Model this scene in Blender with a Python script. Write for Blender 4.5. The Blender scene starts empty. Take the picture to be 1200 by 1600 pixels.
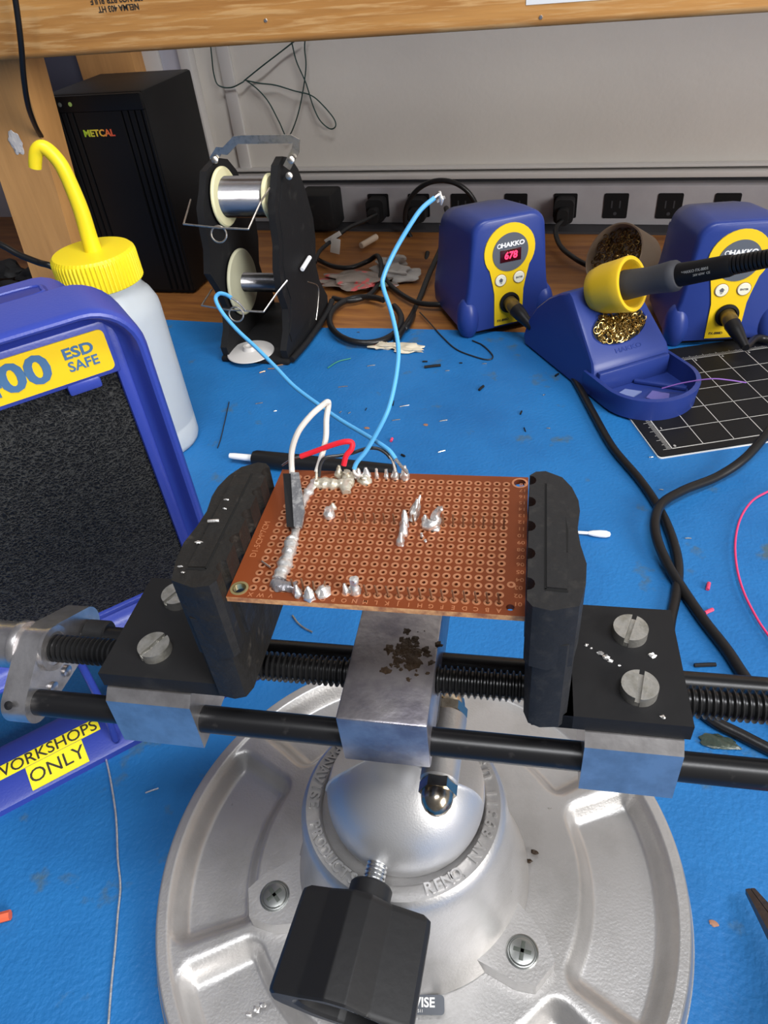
import bpy, bmesh, math, random
from math import sin, cos, pi, radians, sqrt, atan2
from mathutils import Vector, Matrix, Euler, noise

random.seed(7)
S = 0.001                      # everything below is written in millimetres
SC = bpy.context.scene
COL = SC.collection

# ------------------------------------------------------------------ camera
FPX = 1125.0
CAMZ = 350.0
CAM_ROT = Euler((radians(49.63), radians(5.0), radians(16.0)), 'XYZ')
cd = bpy.data.cameras.new('camera'); cam = bpy.data.objects.new('camera', cd); COL.objects.link(cam)
cam.location = (0, 0, CAMZ * S); cam.rotation_euler = CAM_ROT
cd.sensor_fit = 'HORIZONTAL'; cd.sensor_width = 36.0; cd.lens = 36.0 * FPX / 1200.0
cd.clip_start = 0.01; cd.clip_end = 30
SC.camera = cam

# ------------------------------------------------------------------ light
SC.view_settings.view_transform = 'Standard'; SC.view_settings.look = 'None'
SC.view_settings.gamma = 1.0; SC.view_settings.use_curve_mapping = False
SC.view_settings.exposure = 0.0
w = bpy.data.worlds.new('world'); SC.world = w; w.use_nodes = True
nt = w.node_tree; nt.nodes.clear()
wo = nt.nodes.new('ShaderNodeOutputWorld'); bg = nt.nodes.new('ShaderNodeBackground')
tc = nt.nodes.new('ShaderNodeTexCoord'); sp = nt.nodes.new('ShaderNodeSeparateXYZ'); rp = nt.nodes.new('ShaderNodeValToRGB')
mp = nt.nodes.new('ShaderNodeMapRange'); mp.inputs['From Min'].default_value = -1; mp.inputs['From Max'].default_value = 1
nt.links.new(tc.outputs['Generated'], sp.inputs[0]); nt.links.new(sp.outputs['X'], mp.inputs['Value'])
nt.links.new(mp.outputs[0], rp.inputs[0]); nt.links.new(rp.outputs[0], bg.inputs[0]); nt.links.new(bg.outputs[0], wo.inputs[0])
rp.color_ramp.elements[0].color = (0.17, 0.19, 0.26, 1); rp.color_ramp.elements[1].color = (0.80, 0.79, 0.77, 1)
bg.inputs[1].default_value = 0.40

def area(name, loc, target, size, power, color=(1, 1, 1), size_y=None):
    l = bpy.data.lights.new(name, 'AREA'); l.energy = power; l.color = color
    l.shape = 'RECTANGLE'; l.size = size; l.size_y = size_y or size
    o = bpy.data.objects.new(name, l); COL.objects.link(o); o.location = loc
    o.rotation_euler = (Vector(target) - Vector(loc)).to_track_quat('-Z', 'Y').to_euler()
    return o
area('window_light', (2.0, -0.75, 1.0), (-0.1, 0.5, 0.1), 1.0, 76, (1.0, 0.97, 0.93), 1.3)
area('ceiling_light', (0.45, -0.35, 2.35), (0.0, 0.45, 0.0), 1.5, 48, (0.97, 0.98, 1.0), 0.3)

# ------------------------------------------------------------------ pixels of a 1200x1600 view <-> points (mm)
CM = CAM_ROT.to_matrix(); CP = Vector((0, 0, CAMZ))
def ray(x, y): return CM @ Vector(((x - 600) / FPX, -(y - 800) / FPX, -1.0))
def atz(x, y, z=0.0):
    d = ray(x, y); return CP + d * ((z - CP.z) / d.z)
def aty(x, y, Y):
    d = ray(x, y); return CP + d * ((Y - CP.y) / d.y)
def O(x, y, z=0.0):            # plan survey coordinates -> world (7 degrees apart)
    a = radians(-7); return Vector((x * cos(a) - y * sin(a), x * sin(a) + y * cos(a), z))
def Opt(p): return O(p[0], p[1], p[2])

# ------------------------------------------------------------------ materials
MATS = {}
def mat(name, col, rough=0.5, metal=0.0, var=None, bump=None, coat=0.0, spec=0.5, emit=None, trans=0.0, alpha=1.0, stretch=None, ior=1.45, var2=None, sss=0.0):
    """var=(scale, colour, lo, hi): noise patches of a second colour; bump=(scale, distance_mm, detail)"""
    m = bpy.data.materials.new(name); m.use_nodes = True; MATS[name] = m
    t = m.node_tree; b = t.nodes['Principled BSDF']
    def s(k, v):
        if k in b.inputs: b.inputs[k].default_value = v
    s('Base Color', (*col, 1)); s('Roughness', rough); s('Metallic', metal); s('Coat Weight', coat); s('Coat Roughness', 0.15)
    s('Specular IOR Level', spec); s('Transmission Weight', trans); s('IOR', ior); s('Alpha', alpha)
    if sss: s('Subsurface Weight', sss); s('Subsurface Scale', 0.004)
    if emit: s('Emission Color', (*emit[0], 1)); s('Emission Strength', emit[1])
    tc = t.nodes.new('ShaderNodeTexCoord'); vec = tc.outputs['Object']
    if stretch:
        mp = t.nodes.new('ShaderNodeMapping'); mp.inputs['Scale'].default_value = stretch
        t.links.new(vec, mp.inputs[0]); vec = mp.outputs[0]
    prev = None
    for v in (var, var2):
        if not v: continue
        n = t.nodes.new('ShaderNodeTexNoise'); n.inputs['Scale'].default_value = v[0]; n.inputs['Detail'].default_value = 5
        n.inputs['Roughness'].default_value = 0.6
        t.links.new(vec, n.inputs['Vector'])
        r = t.nodes.new('ShaderNodeMapRange'); r.inputs['From Min'].default_value = v[2]; r.inputs['From Max'].default_value = v[3]
        t.links.new(n.outputs['Fac'], r.inputs['Value'])
        mx = t.nodes.new('ShaderNodeMix'); mx.data_type = 'RGBA'
        if prev is None: mx.inputs['A'].default_value = (*col, 1)
        else: t.links.new(prev, mx.inputs['A'])
        mx.inputs['B'].default_value = (*v[1], 1)
        t.links.new(r.outputs[0], mx.inputs['Factor']); prev = mx.outputs['Result']
    if prev is not None: t.links.new(prev, b.inputs['Base Color'])
    if bump:
        n = t.nodes.new('ShaderNodeTexNoise'); n.inputs['Scale'].default_value = bump[0]; n.inputs['Detail'].default_value = bump[2] if len(bump) > 2 else 3
        t.links.new(vec, n.inputs['Vector'])
        bp = t.nodes.new('ShaderNodeBump'); bp.inputs['Distance'].default_value = bump[1] * S; bp.inputs['Strength'].default_value = 1.0
        t.links.new(n.outputs['Fac'], bp.inputs['Height']); t.links.new(bp.outputs[0], b.inputs['Normal'])
    return m

BLUEMAT = mat('blue_rubber', (0.016, 0.158, 0.43), 0.52, spec=0.38, var=(9, (0.010, 0.112, 0.33), 0.42, 0.75), var2=(30, (0.06, 0.12, 0.17), 0.62, 0.72), bump=(380, 0.5, 4))
WOOD = mat('pine_wood', (0.60, 0.29, 0.08), 0.55, var=(5, (0.40, 0.17, 0.04), 0.35, 0.7), bump=(8, 0.6, 6), stretch=(0.9, 14, 14), var2=(16, (0.66, 0.37, 0.14), 0.5, 0.62))
WOODV = mat('pine_wood_post', (0.56, 0.29, 0.10), 0.55, var=(5, (0.42, 0.21, 0.07), 0.4, 0.7), bump=(8, 0.5, 6), stretch=(10, 10, 0.9))
BENCHW = mat('bench_wood', (0.36, 0.15, 0.035), 0.5, var=(9, (0.18, 0.065, 0.02), 0.35, 0.7), bump=(12, 0.4, 5), stretch=(1, 9, 9))
DARKWOOD = mat('sawn_edge', (0.42, 0.20, 0.07), 0.7, bump=(60, 0.6, 4))
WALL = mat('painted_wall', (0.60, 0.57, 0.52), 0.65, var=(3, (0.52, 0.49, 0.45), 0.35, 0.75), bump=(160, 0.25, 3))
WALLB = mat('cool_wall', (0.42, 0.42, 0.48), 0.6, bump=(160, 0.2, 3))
TRIM = mat('wall_trim', (0.56, 0.54, 0.52), 0.5)
DARKGAP = mat('dark_plastic_and_shade', (0.03, 0.03, 0.035), 0.7)
RACE = mat('raceway_enamel', (0.36, 0.35, 0.37), 0.42, var=(12, (0.30, 0.29, 0.31), 0.4, 0.7))
BLACKP = mat('black_plastic', (0.008, 0.008, 0.009), 0.5, spec=0.2, bump=(300, 0.05))
BLACKM = mat('black_matte', (0.011, 0.011, 0.012), 0.6, spec=0.25, var=(60, (0.028, 0.027, 0.026), 0.6, 0.8), bump=(200, 0.15))
RUBBER = mat('black_rubber', (0.017, 0.017, 0.018), 0.55, spec=0.3, var=(260, (0.036, 0.034, 0.032), 0.54, 0.8), bump=(220, 0.35, 5))
RUBBERW = mat('worn_black_rubber', (0.014, 0.013, 0.012), 0.5, spec=0.3, var=(200, (0.055, 0.048, 0.04), 0.60, 0.8), bump=(160, 1.0, 5))
CABLE = mat('cable_rubber', (0.009, 0.009, 0.010), 0.36, spec=0.4, bump=(300, 0.08))
ANOD = mat('black_anodised', (0.008, 0.008, 0.009), 0.33, metal=0.1, var=(220, (0.03, 0.028, 0.028), 0.62, 0.76))
CAST = mat('cast_aluminium', (0.53, 0.52, 0.515), 0.40, metal=0.72, var=(26, (0.42, 0.41, 0.40), 0.45, 0.7), var2=(150, (0.22, 0.20, 0.18), 0.72, 0.78), bump=(900, 0.10, 3))
DOME = mat('satin_aluminium', (0.56, 0.56, 0.57), 0.42, metal=0.7, bump=(1500, 0.05, 2))
MILL = mat('milled_aluminium', (0.62, 0.60, 0.60), 0.28, metal=0.92, var=(120, (0.44, 0.42, 0.42), 0.4, 0.7), bump=(260, 0.12, 6), stretch=(1, 1, 1))
SATN = mat('stained_aluminium', (0.42, 0.40, 0.42), 0.33, metal=0.85, var=(70, (0.25, 0.235, 0.27), 0.4, 0.62), bump=(260, 0.15, 5))
STEEL = mat('steel', (0.66, 0.62, 0.56), 0.36, metal=1.0, var=(200, (0.42, 0.40, 0.36), 0.5, 0.7), bump=(400, 0.08))
ZINC = mat('zinc_plate', (0.72, 0.73, 0.73), 0.25, metal=1.0, bump=(500, 0.08))
NUTM = mat('brassy_steel', (0.50, 0.44, 0.35), 0.22, metal=1.0, var=(150, (0.30, 0.24, 0.17), 0.5, 0.7))
SOLDER = mat('solder', (0.78, 0.77, 0.76), 0.34, metal=0.75, var=(500, (0.55, 0.53, 0.51), 0.45, 0.7), bump=(700, 0.2, 2))
FLUX = mat('dull_solder', (0.62, 0.58, 0.48), 0.40, metal=0.55, var=(500, (0.40, 0.35, 0.25), 0.5, 0.7), bump=(700, 0.2, 2))
BOARD = mat('brown_phenolic', (0.185, 0.042, 0.011), 0.42, var=(45, (0.16, 0.036, 0.011), 0.35, 0.7), spec=0.3, bump=(200, 0.04))
BOARDE = mat('board_edge', (0.62, 0.33, 0.14), 0.5, var=(300, (0.25, 0.09, 0.04), 0.4, 0.65))
COPPER = mat('pad_copper', (0.58, 0.25, 0.13), 0.34, metal=0.45, var=(400, (0.42, 0.16, 0.07), 0.4, 0.7))
RUSTPIN = mat('header_pin_metal', (0.30, 0.17, 0.10), 0.35, metal=0.7)
BRASS = mat('brass', (0.75, 0.62, 0.30), 0.3, metal=0.85)
SILK = mat('board_print', (0.38, 0.14, 0.06), 0.5)
HBLUE = mat('station_blue', (0.020, 0.042, 0.215), 0.36, bump=(900, 0.05))
EBLUE = mat('extractor_blue', (0.032, 0.055, 0.33), 0.34, bump=(900, 0.06))
YELLOW = mat('panel_yellow', (0.83, 0.56, 0.010), 0.42)
CAPY = mat('cap_yellow', (0.84, 0.66, 0.015), 0.42, sss=0.1)
CUPY = mat('cup_yellow', (0.78, 0.50, 0.02), 0.4)
STICK = mat('sticker_yellow', (0.90, 0.78, 0.015), 0.5)
PANELG = mat('panel_grey', (0.11, 0.12, 0.14), 0.3)
WHITEP = mat('white_print', (0.82, 0.82, 0.82), 0.5)
CREAM = mat('button_cream', (0.80, 0.78, 0.62), 0.4)
INK = mat('black_ink', (0.03, 0.025, 0.02), 0.5)
LABELB = mat('label_print_blue', (0.06, 0.15, 0.30), 0.45)
SCREEN = mat('display_window', (0.05, 0.003, 0.004), 0.15, coat=0.3)
LED = mat('led_digit', (0.9, 0.03, 0.08), 0.4, emit=((1.0, 0.03, 0.10), 2.2))
FOAM = mat('filter_foam', (0.010, 0.010, 0.010), 0.7)
BOTTLE = mat('hazy_polythene', (0.72, 0.77, 0.81), 0.3, trans=0.5, ior=1.2, bump=(30, 0.2), sss=0.0)
LIQ = mat('clear_liquid', (0.86, 0.90, 0.94), 0.12, trans=0.75, ior=1.2)
SPOOLP = mat('cream_spool_plastic', (0.72, 0.68, 0.42), 0.45, sss=0.1)
SPOOLP2 = mat('dull_spool_plastic', (0.42, 0.41, 0.29), 0.45)
WIREB = mat('blue_wire', (0.085, 0.36, 0.68), 0.38)
WIREW = mat('white_wire', (0.60, 0.57, 0.53), 0.45)
WIRER = mat('red_wire', (0.72, 0.018, 0.035), 0.35)
WIREK = mat('black_wire', (0.02, 0.02, 0.022), 0.35)
WIREP = mat('pink_wire', (0.75, 0.05, 0.17), 0.4)
WIREV = mat('violet_wire', (0.26, 0.12, 0.45), 0.4)
WIREG = mat('green_wire', (0.018, 0.045, 0.04), 0.45)
TAPE = mat('black_tape', (0.012, 0.012, 0.013), 0.25, coat=0.3)
TAPEL = mat('worn_tape', (0.20, 0.20, 0.21), 0.25, metal=0.3, var=(500, (0.38, 0.38, 0.38), 0.5, 0.62), bump=(500, 0.4))
WHITE = mat('cotton_white', (0.85, 0.85, 0.86), 0.7)
PAPER = mat('paper_white', (0.48, 0.46, 0.43), 0.7, bump=(150, 0.8))
BAG = mat('plastic_bag', (0.17, 0.14, 0.12), 0.3, var=(50, (0.42, 0.07, 0.07), 0.55, 0.6), var2=(42, (0.06, 0.22, 0.15), 0.60, 0.66), bump=(80, 1.0))
MATK = mat('cutting_mat_black', (0.009, 0.009, 0.010), 0.5, spec=0.2, bump=(900, 0.06))
MATL = mat('cutting_mat_print', (0.52, 0.51, 0.49), 0.5)
MATE = mat('cutting_mat_edge', (0.72, 0.72, 0.70), 0.5)
WOOL = mat('brass_wool', (0.45, 0.32, 0.12), 0.25, metal=1.0)
WOOLD = mat('dark_brass_wool', (0.26, 0.16, 0.05), 0.3, metal=1.0)
TAN = mat('tan_rim', (0.36, 0.27, 0.18), 0.5)
GRIP = mat('grey_grip', (0.045, 0.047, 0.055), 0.62)
PINK = mat('clipping_pink', (0.72, 0.06, 0.14), 0.5)
GREASE = mat('grease', (0.035, 0.05, 0.04), 0.3, var=(120, (0.12, 0.14, 0.11), 0.5, 0.65), bump=(120, 1.0))
BURN = mat('burnt_flux', (0.03, 0.017, 0.008), 0.45, bump=(300, 0.8))
DISCM = mat('frosted_disc', (0.62, 0.60, 0.58), 0.3, alpha=0.93)

# foam: open-cell look from a voronoi web
def foam_nodes():
    t = FOAM.node_tree; b = t.nodes['Principled BSDF']; tc = t.nodes['Texture Coordinate']
    v = t.nodes.new('ShaderNodeTexVoronoi'); v.feature = 'DISTANCE_TO_EDGE'; v.inputs['Scale'].default_value = 620
    n = t.nodes.new('ShaderNodeTexNoise'); n.inputs['Scale'].default_value = 300
    add = t.nodes.new('ShaderNodeMix'); add.data_type = 'VECTOR'; add.inputs['Factor'].default_value = 0.004
    t.links.new(tc.outputs['Object'], n.inputs['Vector']); t.links.new(tc.outputs['Object'], add.inputs['A']); t.links.new(n.outputs['Color'], add.inputs['B'])
    t.links.new(add.outputs['Result'], v.inputs['Vector'])
    r = t.nodes.new('ShaderNodeValToRGB'); r.color_ramp.elements[0].position = 0.02; r.color_ramp.elements[1].position = 0.16
    r.color_ramp.elements[0].color = (0.035, 0.035, 0.033, 1); r.color_ramp.elements[1].color = (0.002, 0.002, 0.002, 1)
    t.links.new(v.outputs['Distance'], r.inputs[0]); t.links.new(r.outputs[0], b.inputs['Base Color'])
    bp = t.nodes.new('ShaderNodeBump'); bp.invert = True; bp.inputs['Distance'].default_value = 2.2 * S
    t.links.new(v.outputs['Distance'], bp.inputs['Height']); t.links.new(bp.outputs[0], b.inputs['Normal'])
foam_nodes()

# gradient print for the tall box's name
def grad_mat():
    m = mat('name_print_gradient', (0.5, 0.5, 0.1), 0.5); t = m.node_tree; b = t.nodes['Principled BSDF']; tc = t.nodes['Texture Coordinate']
    sx = t.nodes.new('ShaderNodeSeparateXYZ'); r = t.nodes.new('ShaderNodeValToRGB'); mr = t.nodes.new('ShaderNodeMapRange')
    mr.inputs['From Min'].default_value = 0.038; mr.inputs['From Max'].default_value = 0.082
    t.links.new(tc.outputs['Object'], sx.inputs[0]); t.links.new(sx.outputs['X'], mr.inputs['Value']); t.links.new(mr.outputs[0], r.inputs[0])
    e = r.color_ramp.elements; e[0].color = (0.30, 0.55, 0.03, 1); e[1].color = (0.65, 0.03, 0.04, 1)
    x = r.color_ramp.elements.new(0.45); x.color = (0.75, 0.50, 0.05, 1); x = r.color_ramp.elements.new(0.7); x.color = (0.75, 0.15, 0.04, 1)
    t.links.new(r.outputs[0], b.inputs['Base Color']); return m
GRAD = grad_mat()

# ------------------------------------------------------------------ mesh builder (millimetres)
def frame(o, z, x=None):
    z = Vector(z).normalized()
    if x is None: x = Vector((1, 0, 0)) if abs(z.x) < 0.9 else Vector((0, 1, 0))
    x = Vector(x); x = (x - z * x.dot(z)).normalized(); y = z.cross(x)
    M = Matrix((x, y, z)).transposed().to_4x4(); M.translation = Vector(o); return M

def catmull(pts, n=8):
    P = [Vector(p) for p in pts]
    if len(P) < 3: 
        return [P[0].lerp(P[-1], i / n) for i in range(n + 1)]
    P = [P[0] * 2 - P[1]] + P + [P[-1] * 2 - P[-2]]
    out = []
    for i in range(1, len(P) - 2):
        a, b, c, d = P[i - 1], P[i], P[i + 1], P[i + 2]
        for k in range(n):
            t = k / n
            out.append(0.5 * ((2 * b) + (c - a) * t + (2 * a - 5 * b + 4 * c - d) * t * t + (3 * b - a - 3 * c + d) * t ** 3))
    out.append(P[-2]); return out

class MB:
    def __init__(s): s.v = []; s.f = []; s.mi = []; s.cur = 0
    def add(s, vs, fs, M=None):
        o = len(s.v)
        if M is not None: vs = [M @ Vector(p) for p in vs]
        s.v += [tuple(p) for p in vs]; s.f += [tuple(i + o for i in f) for f in fs]; s.mi += [s.cur] * len(fs); return s
    def box(s, x0, x1, y0, y1, z0, z1, bev=0, M=None, seg=2):
        bm = bmesh.new(); bmesh.ops.create_cube(bm, size=1)
        for v in bm.verts:
            v.co = Vector(((x0 + x1) / 2 + v.co.x * (x1 - x0), (y0 + y1) / 2 + v.co.y * (y1 - y0), (z0 + z1) / 2 + v.co.z * (z1 - z0)))
        if bev: bmesh.ops.bevel(bm, geom=bm.edges[:], offset=bev, segments=seg, affect='EDGES', profile=0.5)
        s.bm(bm, M); return s
    def bm(s, bm, M=None):
        bm.verts.ensure_lookup_table(); bm.verts.index_update()
        s.add([v.co.copy() for v in bm.verts], [[v.index for v in f.verts] for f in bm.faces], M); bm.free(); return s
    def prism(s, poly, z0, z1, bev=0, M=None, top=None, seg=2):
        """poly: (x, y) outline, extruded along z; top = optional other outline at z1"""
        top = top or poly; n = len(poly)
        bm = bmesh.new(); a = [bm.verts.new((p[0], p[1], z0)) for p in poly]; b = [bm.verts.new((p[0], p[1], z1)) for p in top]
        bm.faces.new(a[::-1]); bm.faces.new(b)
        for i in range(n): bm.faces.new((a[i], a[(i + 1) % n], b[(i + 1) % n], b[i]))
        if bev:
            es = [e for e in bm.edges if len(e.link_faces) == 2 and e.calc_face_angle(0) > 0.5]
            bmesh.ops.bevel(bm, geom=es, offset=bev, segments=seg, affect='EDGES', profile=0.5, clamp_overlap=True)
        bmesh.ops.recalc_face_normals(bm, faces=bm.faces[:])
        return s.bm(bm, M)
    def lathe(s, prof, seg=32, M=None, close=True):
        vs = []; fs = []; n = len(prof)
        for r, h in prof:
            for k in range(seg):
                a = 2 * pi * k / seg; vs.append((r * cos(a), r * sin(a), h))
        for i in range(n - 1):
            for k in range(seg):
                k2 = (k + 1) % seg; fs.append((i * seg + k, i * seg + k2, (i + 1) * seg + k2, (i + 1) * seg + k))
        if close:
            if prof[0][0] > 1e-6: fs.append(tuple(range(seg))[::-1])
            if prof[-1][0] > 1e-6: fs.append(tuple((n - 1) * seg + k for k in range(seg)))
        return s.add(vs, fs, M)
    def cyl(s, a, b, r, seg=24, bev=0):
        a = Vector(a); b = Vector(b); L = (b - a).length
        p = [(r, 0), (r, L)] if not bev else [(r - bev, 0), (r, bev), (r, L - bev), (r - bev, L)]
        return s.lathe(p, seg, frame(a, b - a))
    def tube(s, pts, r, seg=10, n=8, smooth=True, M=None, wob=0, caps=True, flat=1.0):
        P = catmull(pts, n) if smooth else [Vector(p) for p in pts]
        m = len(P); vs = []; fs = []
        T = [(P[min(i + 1, m - 1)] - P[max(i - 1, 0)]).normalized() for i in range(m)]
        u = T[0].orthogonal().normalized()
        for i in range(m):
            u = (u - T[i] * u.dot(T[i])).normalized(); v = T[i].cross(u)
            t = i / (m - 1)
            if callable(r): rr = r(t)
            elif isinstance(r, (list, tuple)):
                q = t * (len(r) - 1); k = min(int(q), len(r) - 2); rr = r[k] * (1 - q + k) + r[k + 1] * (q - k)
            else: rr = r
            for k in range(seg):
                a = 2 * pi * k / seg; q = P[i] + (u * cos(a) + v * sin(a)) * rr * (1 + (wob * noise.noise(P[i] * 0.7 + Vector((k, 0, 0))) if wob else 0))
                if flat != 1.0: q.z = P[i].z + (q.z - P[i].z) * flat
                vs.append(q)
        for i in range(m - 1):
            for k in range(seg):
                k2 = (k + 1) % seg; fs.append((i * seg + k, i * seg + k2, (i + 1) * seg + k2, (i + 1) * seg + k))
        if caps: fs.append(tuple(range(seg))[::-1]); fs.append(tuple((m - 1) * seg + k for k in range(seg)))
        return s.add(vs, fs, M)
    def blob(s, c, r, seed=0, amp=0.25, sub=2, M=None, fr=0.5):
        bm = bmesh.new(); bmesh.ops.create_icosphere(bm, subdivisions=sub, radius=1)
        rx, ry, rz = (r, r, r) if not isinstance(r, (list, tuple)) else r
        for v in bm.verts:
            k = 1 + amp * noise.noise(v.co * 1.7 + Vector((seed * 3.1, seed, 0)))
            v.co = Vector((c[0] + v.co.x * rx * k, c[1] + v.co.y * ry * k, c[2] + v.co.z * rz * k))
        return s.bm(bm, M)
    def quad(s, pts, M=None): return s.add(pts, [tuple(range(len(pts)))], M)
    def text(s, body, size, depth, M, bold=0.0, align='CENTER', sx=1.0, shear=0.0):
        """letters in the local xy-plane, standing depth out of it"""
        cu = bpy.data.curves.new('txt', 'FONT'); cu.body = body; cu.size = size; cu.extrude = depth / 2; cu.offset = bold
        cu.align_x = align; cu.align_y = 'CENTER'; cu.resolution_u = 3; cu.shear = shear
        ob = bpy.data.objects.new('txt', cu); COL.objects.link(ob)
        me = bpy.data.meshes.new_from_object(ob.evaluated_get(bpy.context.evaluated_depsgraph_get()))
        s.add([(v.co.x * sx, v.co.y, v.co.z + depth / 2) for v in me.vertices], [tuple(p.vertices) for p in me.polygons], M)
        bpy.data.objects.remove(ob); bpy.data.curves.remove(cu); bpy.data.meshes.remove(me); return s
    def build(s, name, mats, parent=None, angle=35, smooth=True, fix=True):
        me = bpy.data.meshes.new(name)
        me.from_pydata([(x * S, y * S, z * S) for x, y, z in s.v], [], s.f)
        if not isinstance(mats, (list, tuple)): mats = [mats]
        for m in mats: me.materials.append(m)
        for p, i in zip(me.polygons, s.mi): p.material_index = i; p.use_smooth = smooth
        if fix:
            bm = bmesh.new(); bm.from_mesh(me); bmesh.ops.recalc_face_normals(bm, faces=bm.faces[:]); bm.to_mesh(me); bm.free()
        if smooth: me.set_sharp_from_angle(angle=radians(angle))
        o = bpy.data.objects.new(name, me); COL.objects.link(o)
        if parent: o.parent = parent
        return o

def tag(o, label=None, cat=None, group=None, kind=None):
    if label: o['label'] = label
    if cat: o['category'] = cat
    if group: o['group'] = group
    if kind: o['kind'] = kind
    return o
def thing(name, label, cat, loc=(0, 0, 0), rz=0.0, group=None):
    o = bpy.data.objects.new(name, None); COL.objects.link(o); o.empty_display_size = 0.01
    o.location = (loc[0] * S, loc[1] * S, loc[2] * S); o.rotation_euler = (0, 0, radians(rz)); tag(o, label, cat, group); return o
def centred(mb, name, m, base=None, **k):
    """one-mesh thing whose origin sits at its own base"""
    xs = [v[0] for v in mb.v]; ys = [v[1] for v in mb.v]; zs = [v[2] for v in mb.v]
    c = base or ((min(xs) + max(xs)) / 2, (min(ys) + max(ys)) / 2, min(zs))
    mb.v = [(v[0] - c[0], v[1] - c[1], v[2] - c[2]) for v in mb.v]
    o = mb.build(name, m, **k); o.location = (c[0] * S, c[1] * S, c[2] * S); return o
def rrect(x0, x1, y0, y1, r, n=6):
    out = []
    for cx, cy, a0 in ((x1 - r, y1 - r, 0), (x0 + r, y1 - r, 90), (x0 + r, y0 + r, 180), (x1 - r, y0 + r, 270)):
        for k in range(n + 1):
            a = radians(a0 + 90 * k / n); out.append((cx + r * cos(a), cy + r * sin(a)))
    return out
def hexprof(r, n=6): return [(r * cos(pi * 2 * k / n), r * sin(pi * 2 * k / n)) for k in range(n)]
XZ = Matrix(((1, 0, 0, 0), (0, 0, -1, 0), (0, 1, 0, 0), (0, 0, 0, 1)))     # local x->x, y->z, out of plane -> -y (front faces)
def onfront(x, y, z): M = XZ.copy(); M.translation = Vector((x, y, z)); return M

exec_order = []
# ================================================================== SETTING
WALLY = 1030.0; RACEY = 1001.0
tag(MB().box(-1900, 900, WALLY, WALLY + 40, -300, 1100).build('wall_back', WALL), kind='structure')
# panel seam strips and the cooler wall bay behind the tall black box
def wx(x, y): return aty(x, y, WALLY - 4).x
tag(MB().box(wx(352, 100) - 9, wx(352, 100) + 9, WALLY - 5, WALLY, 64, 500, 1).build('trim_1', TRIM), kind='structure')
tag(MB().box(wx(291, 75) - 9, wx(291, 75) + 8, WALLY - 16, WALLY, -20, 500, 1.5).build('trim_2', TRIM), kind='structure')
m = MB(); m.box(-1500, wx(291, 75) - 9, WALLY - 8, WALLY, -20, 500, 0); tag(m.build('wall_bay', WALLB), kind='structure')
tag(MB().box(wx(291, 75) - 75, wx(291, 75) - 40, WALLY - 14, WALLY - 8, -20, 500, 1).build('trim_3', TRIM), kind='structure')
tag(MB().box(wx(185, 90) - 42, wx(185, 90) + 45, WALLY - 40, WALLY - 9, -22, 500, 1).build('trim_4', WOODV), kind='structure')
m = MB(); m.box(wx(110, 100) - 36, wx(110, 100) + 36, WALLY - 30, WALLY - 8, 130, 250, 1)
m.box(wx(110, 100) - 60, wx(110, 100) + 60, WALLY - 30, WALLY - 8, 40, 78, 1); tag(m.build('trim_5', mat('slate_strip', (0.045, 0.045, 0.065), 0.6)), kind='structure')
# long rail above the outlet strip
m = MB(); m.box(-780, 900, WALLY - 22, WALLY, 56, 63, 1.2); m.box(-780, 900, WALLY - 14, WALLY, 66, 69, 1); tag(m.build('trim_6', TRIM), kind='structure')
tag(MB().box(-780, 900, WALLY - 10, WALLY, 50, 56).build('trim_7', DARKGAP), kind='structure')
tag(MB().box(-2600, 2600, -2400, 1100, -960, -900).build('floor', mat('grey_floor', (0.25, 0.25, 0.26), 0.6)), kind='structure')

# ---- workbench
bench = thing('workbench', 'long wooden workbench carrying the blue mat and all the tools', 'workbench', (-300, 300, -900))
def bpart(m, n, mt): o = m.build(n, mt, bench); o.location = (300 * S, -300 * S, 900 * S); return o
bpart(MB().box(-1500, 800, -340, WALLY - 0.5, -42, -3, 2), 'bench_top', BENCHW)
for x in (-1440, 680):
    for y in (-290, 920): bpart(MB().box(x, x + 89, y, y + 89, -900, -42, 3), 'leg', WOODV)

# ---- blue rubber mat with a slightly wavy back edge
m = MB(); poly = [(-1300, -335), (760, -335)]
bk = [(760, 694), (150, 691), (40, 690), (-60, 689), (-161, 686), (-230, 682), (-284, 677), (-360, 676), (-485, 677), (-640, 672), (-1300, 665)]
m.prism(poly + bk, -2.9, 0, 0.6)
tag(centred(m, 'bench_mat', BLUEMAT), 'blue textured rubber mat covering the bench top', 'bench mat')

# ---- shelf: post, beam, board
shelf = thing('shelf', 'raw pine shelf over the back of the bench, beam with dark ink stamps', 'shelf', (-850, 720, -3))
def spart(m, n, mt, lab=None):
    o = m.build(n, mt, shelf); o.location = (850 * S, -720 * S, 3 * S); return tag(o, lab)
SY = 701.0
a = aty(43, 139, SY + 2); b = aty(111, 377, SY + 2); c = aty(0, 233, SY + 2); d = aty(52, 422, SY + 2)
xr0, xr1 = a.x, b.x
xl = (c.x + d.x) / 2
m = MB(); lean = (xr0 - xr1) / (a.z - b.z)
xb = b.x - lean * (b.z + 3); xt = xb + lean * 268; wd = xb + lean * b.z - d.x + lean * 20
m.prism([(xb - wd, SY + 2), (xb, SY + 2), (xb, SY + 40), (xb - wd, SY + 40)], -3, 266, 2.0, top=[(xt - wd, SY + 2), (xt, SY + 2), (xt, SY + 40), (xt - wd, SY + 40)])
spart(m, 'post', WOODV)
m = MB(); m.box(-1400, 800, SY - 40, SY, 266, 405, 5, seg=3)
beam = spart(m, 'front_beam', WOOD)
m = MB(); m.box(-1400, 800, SY, SY + 140, 386, 405, 1); spart(m, 'shelf_board', WOOD)
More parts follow.
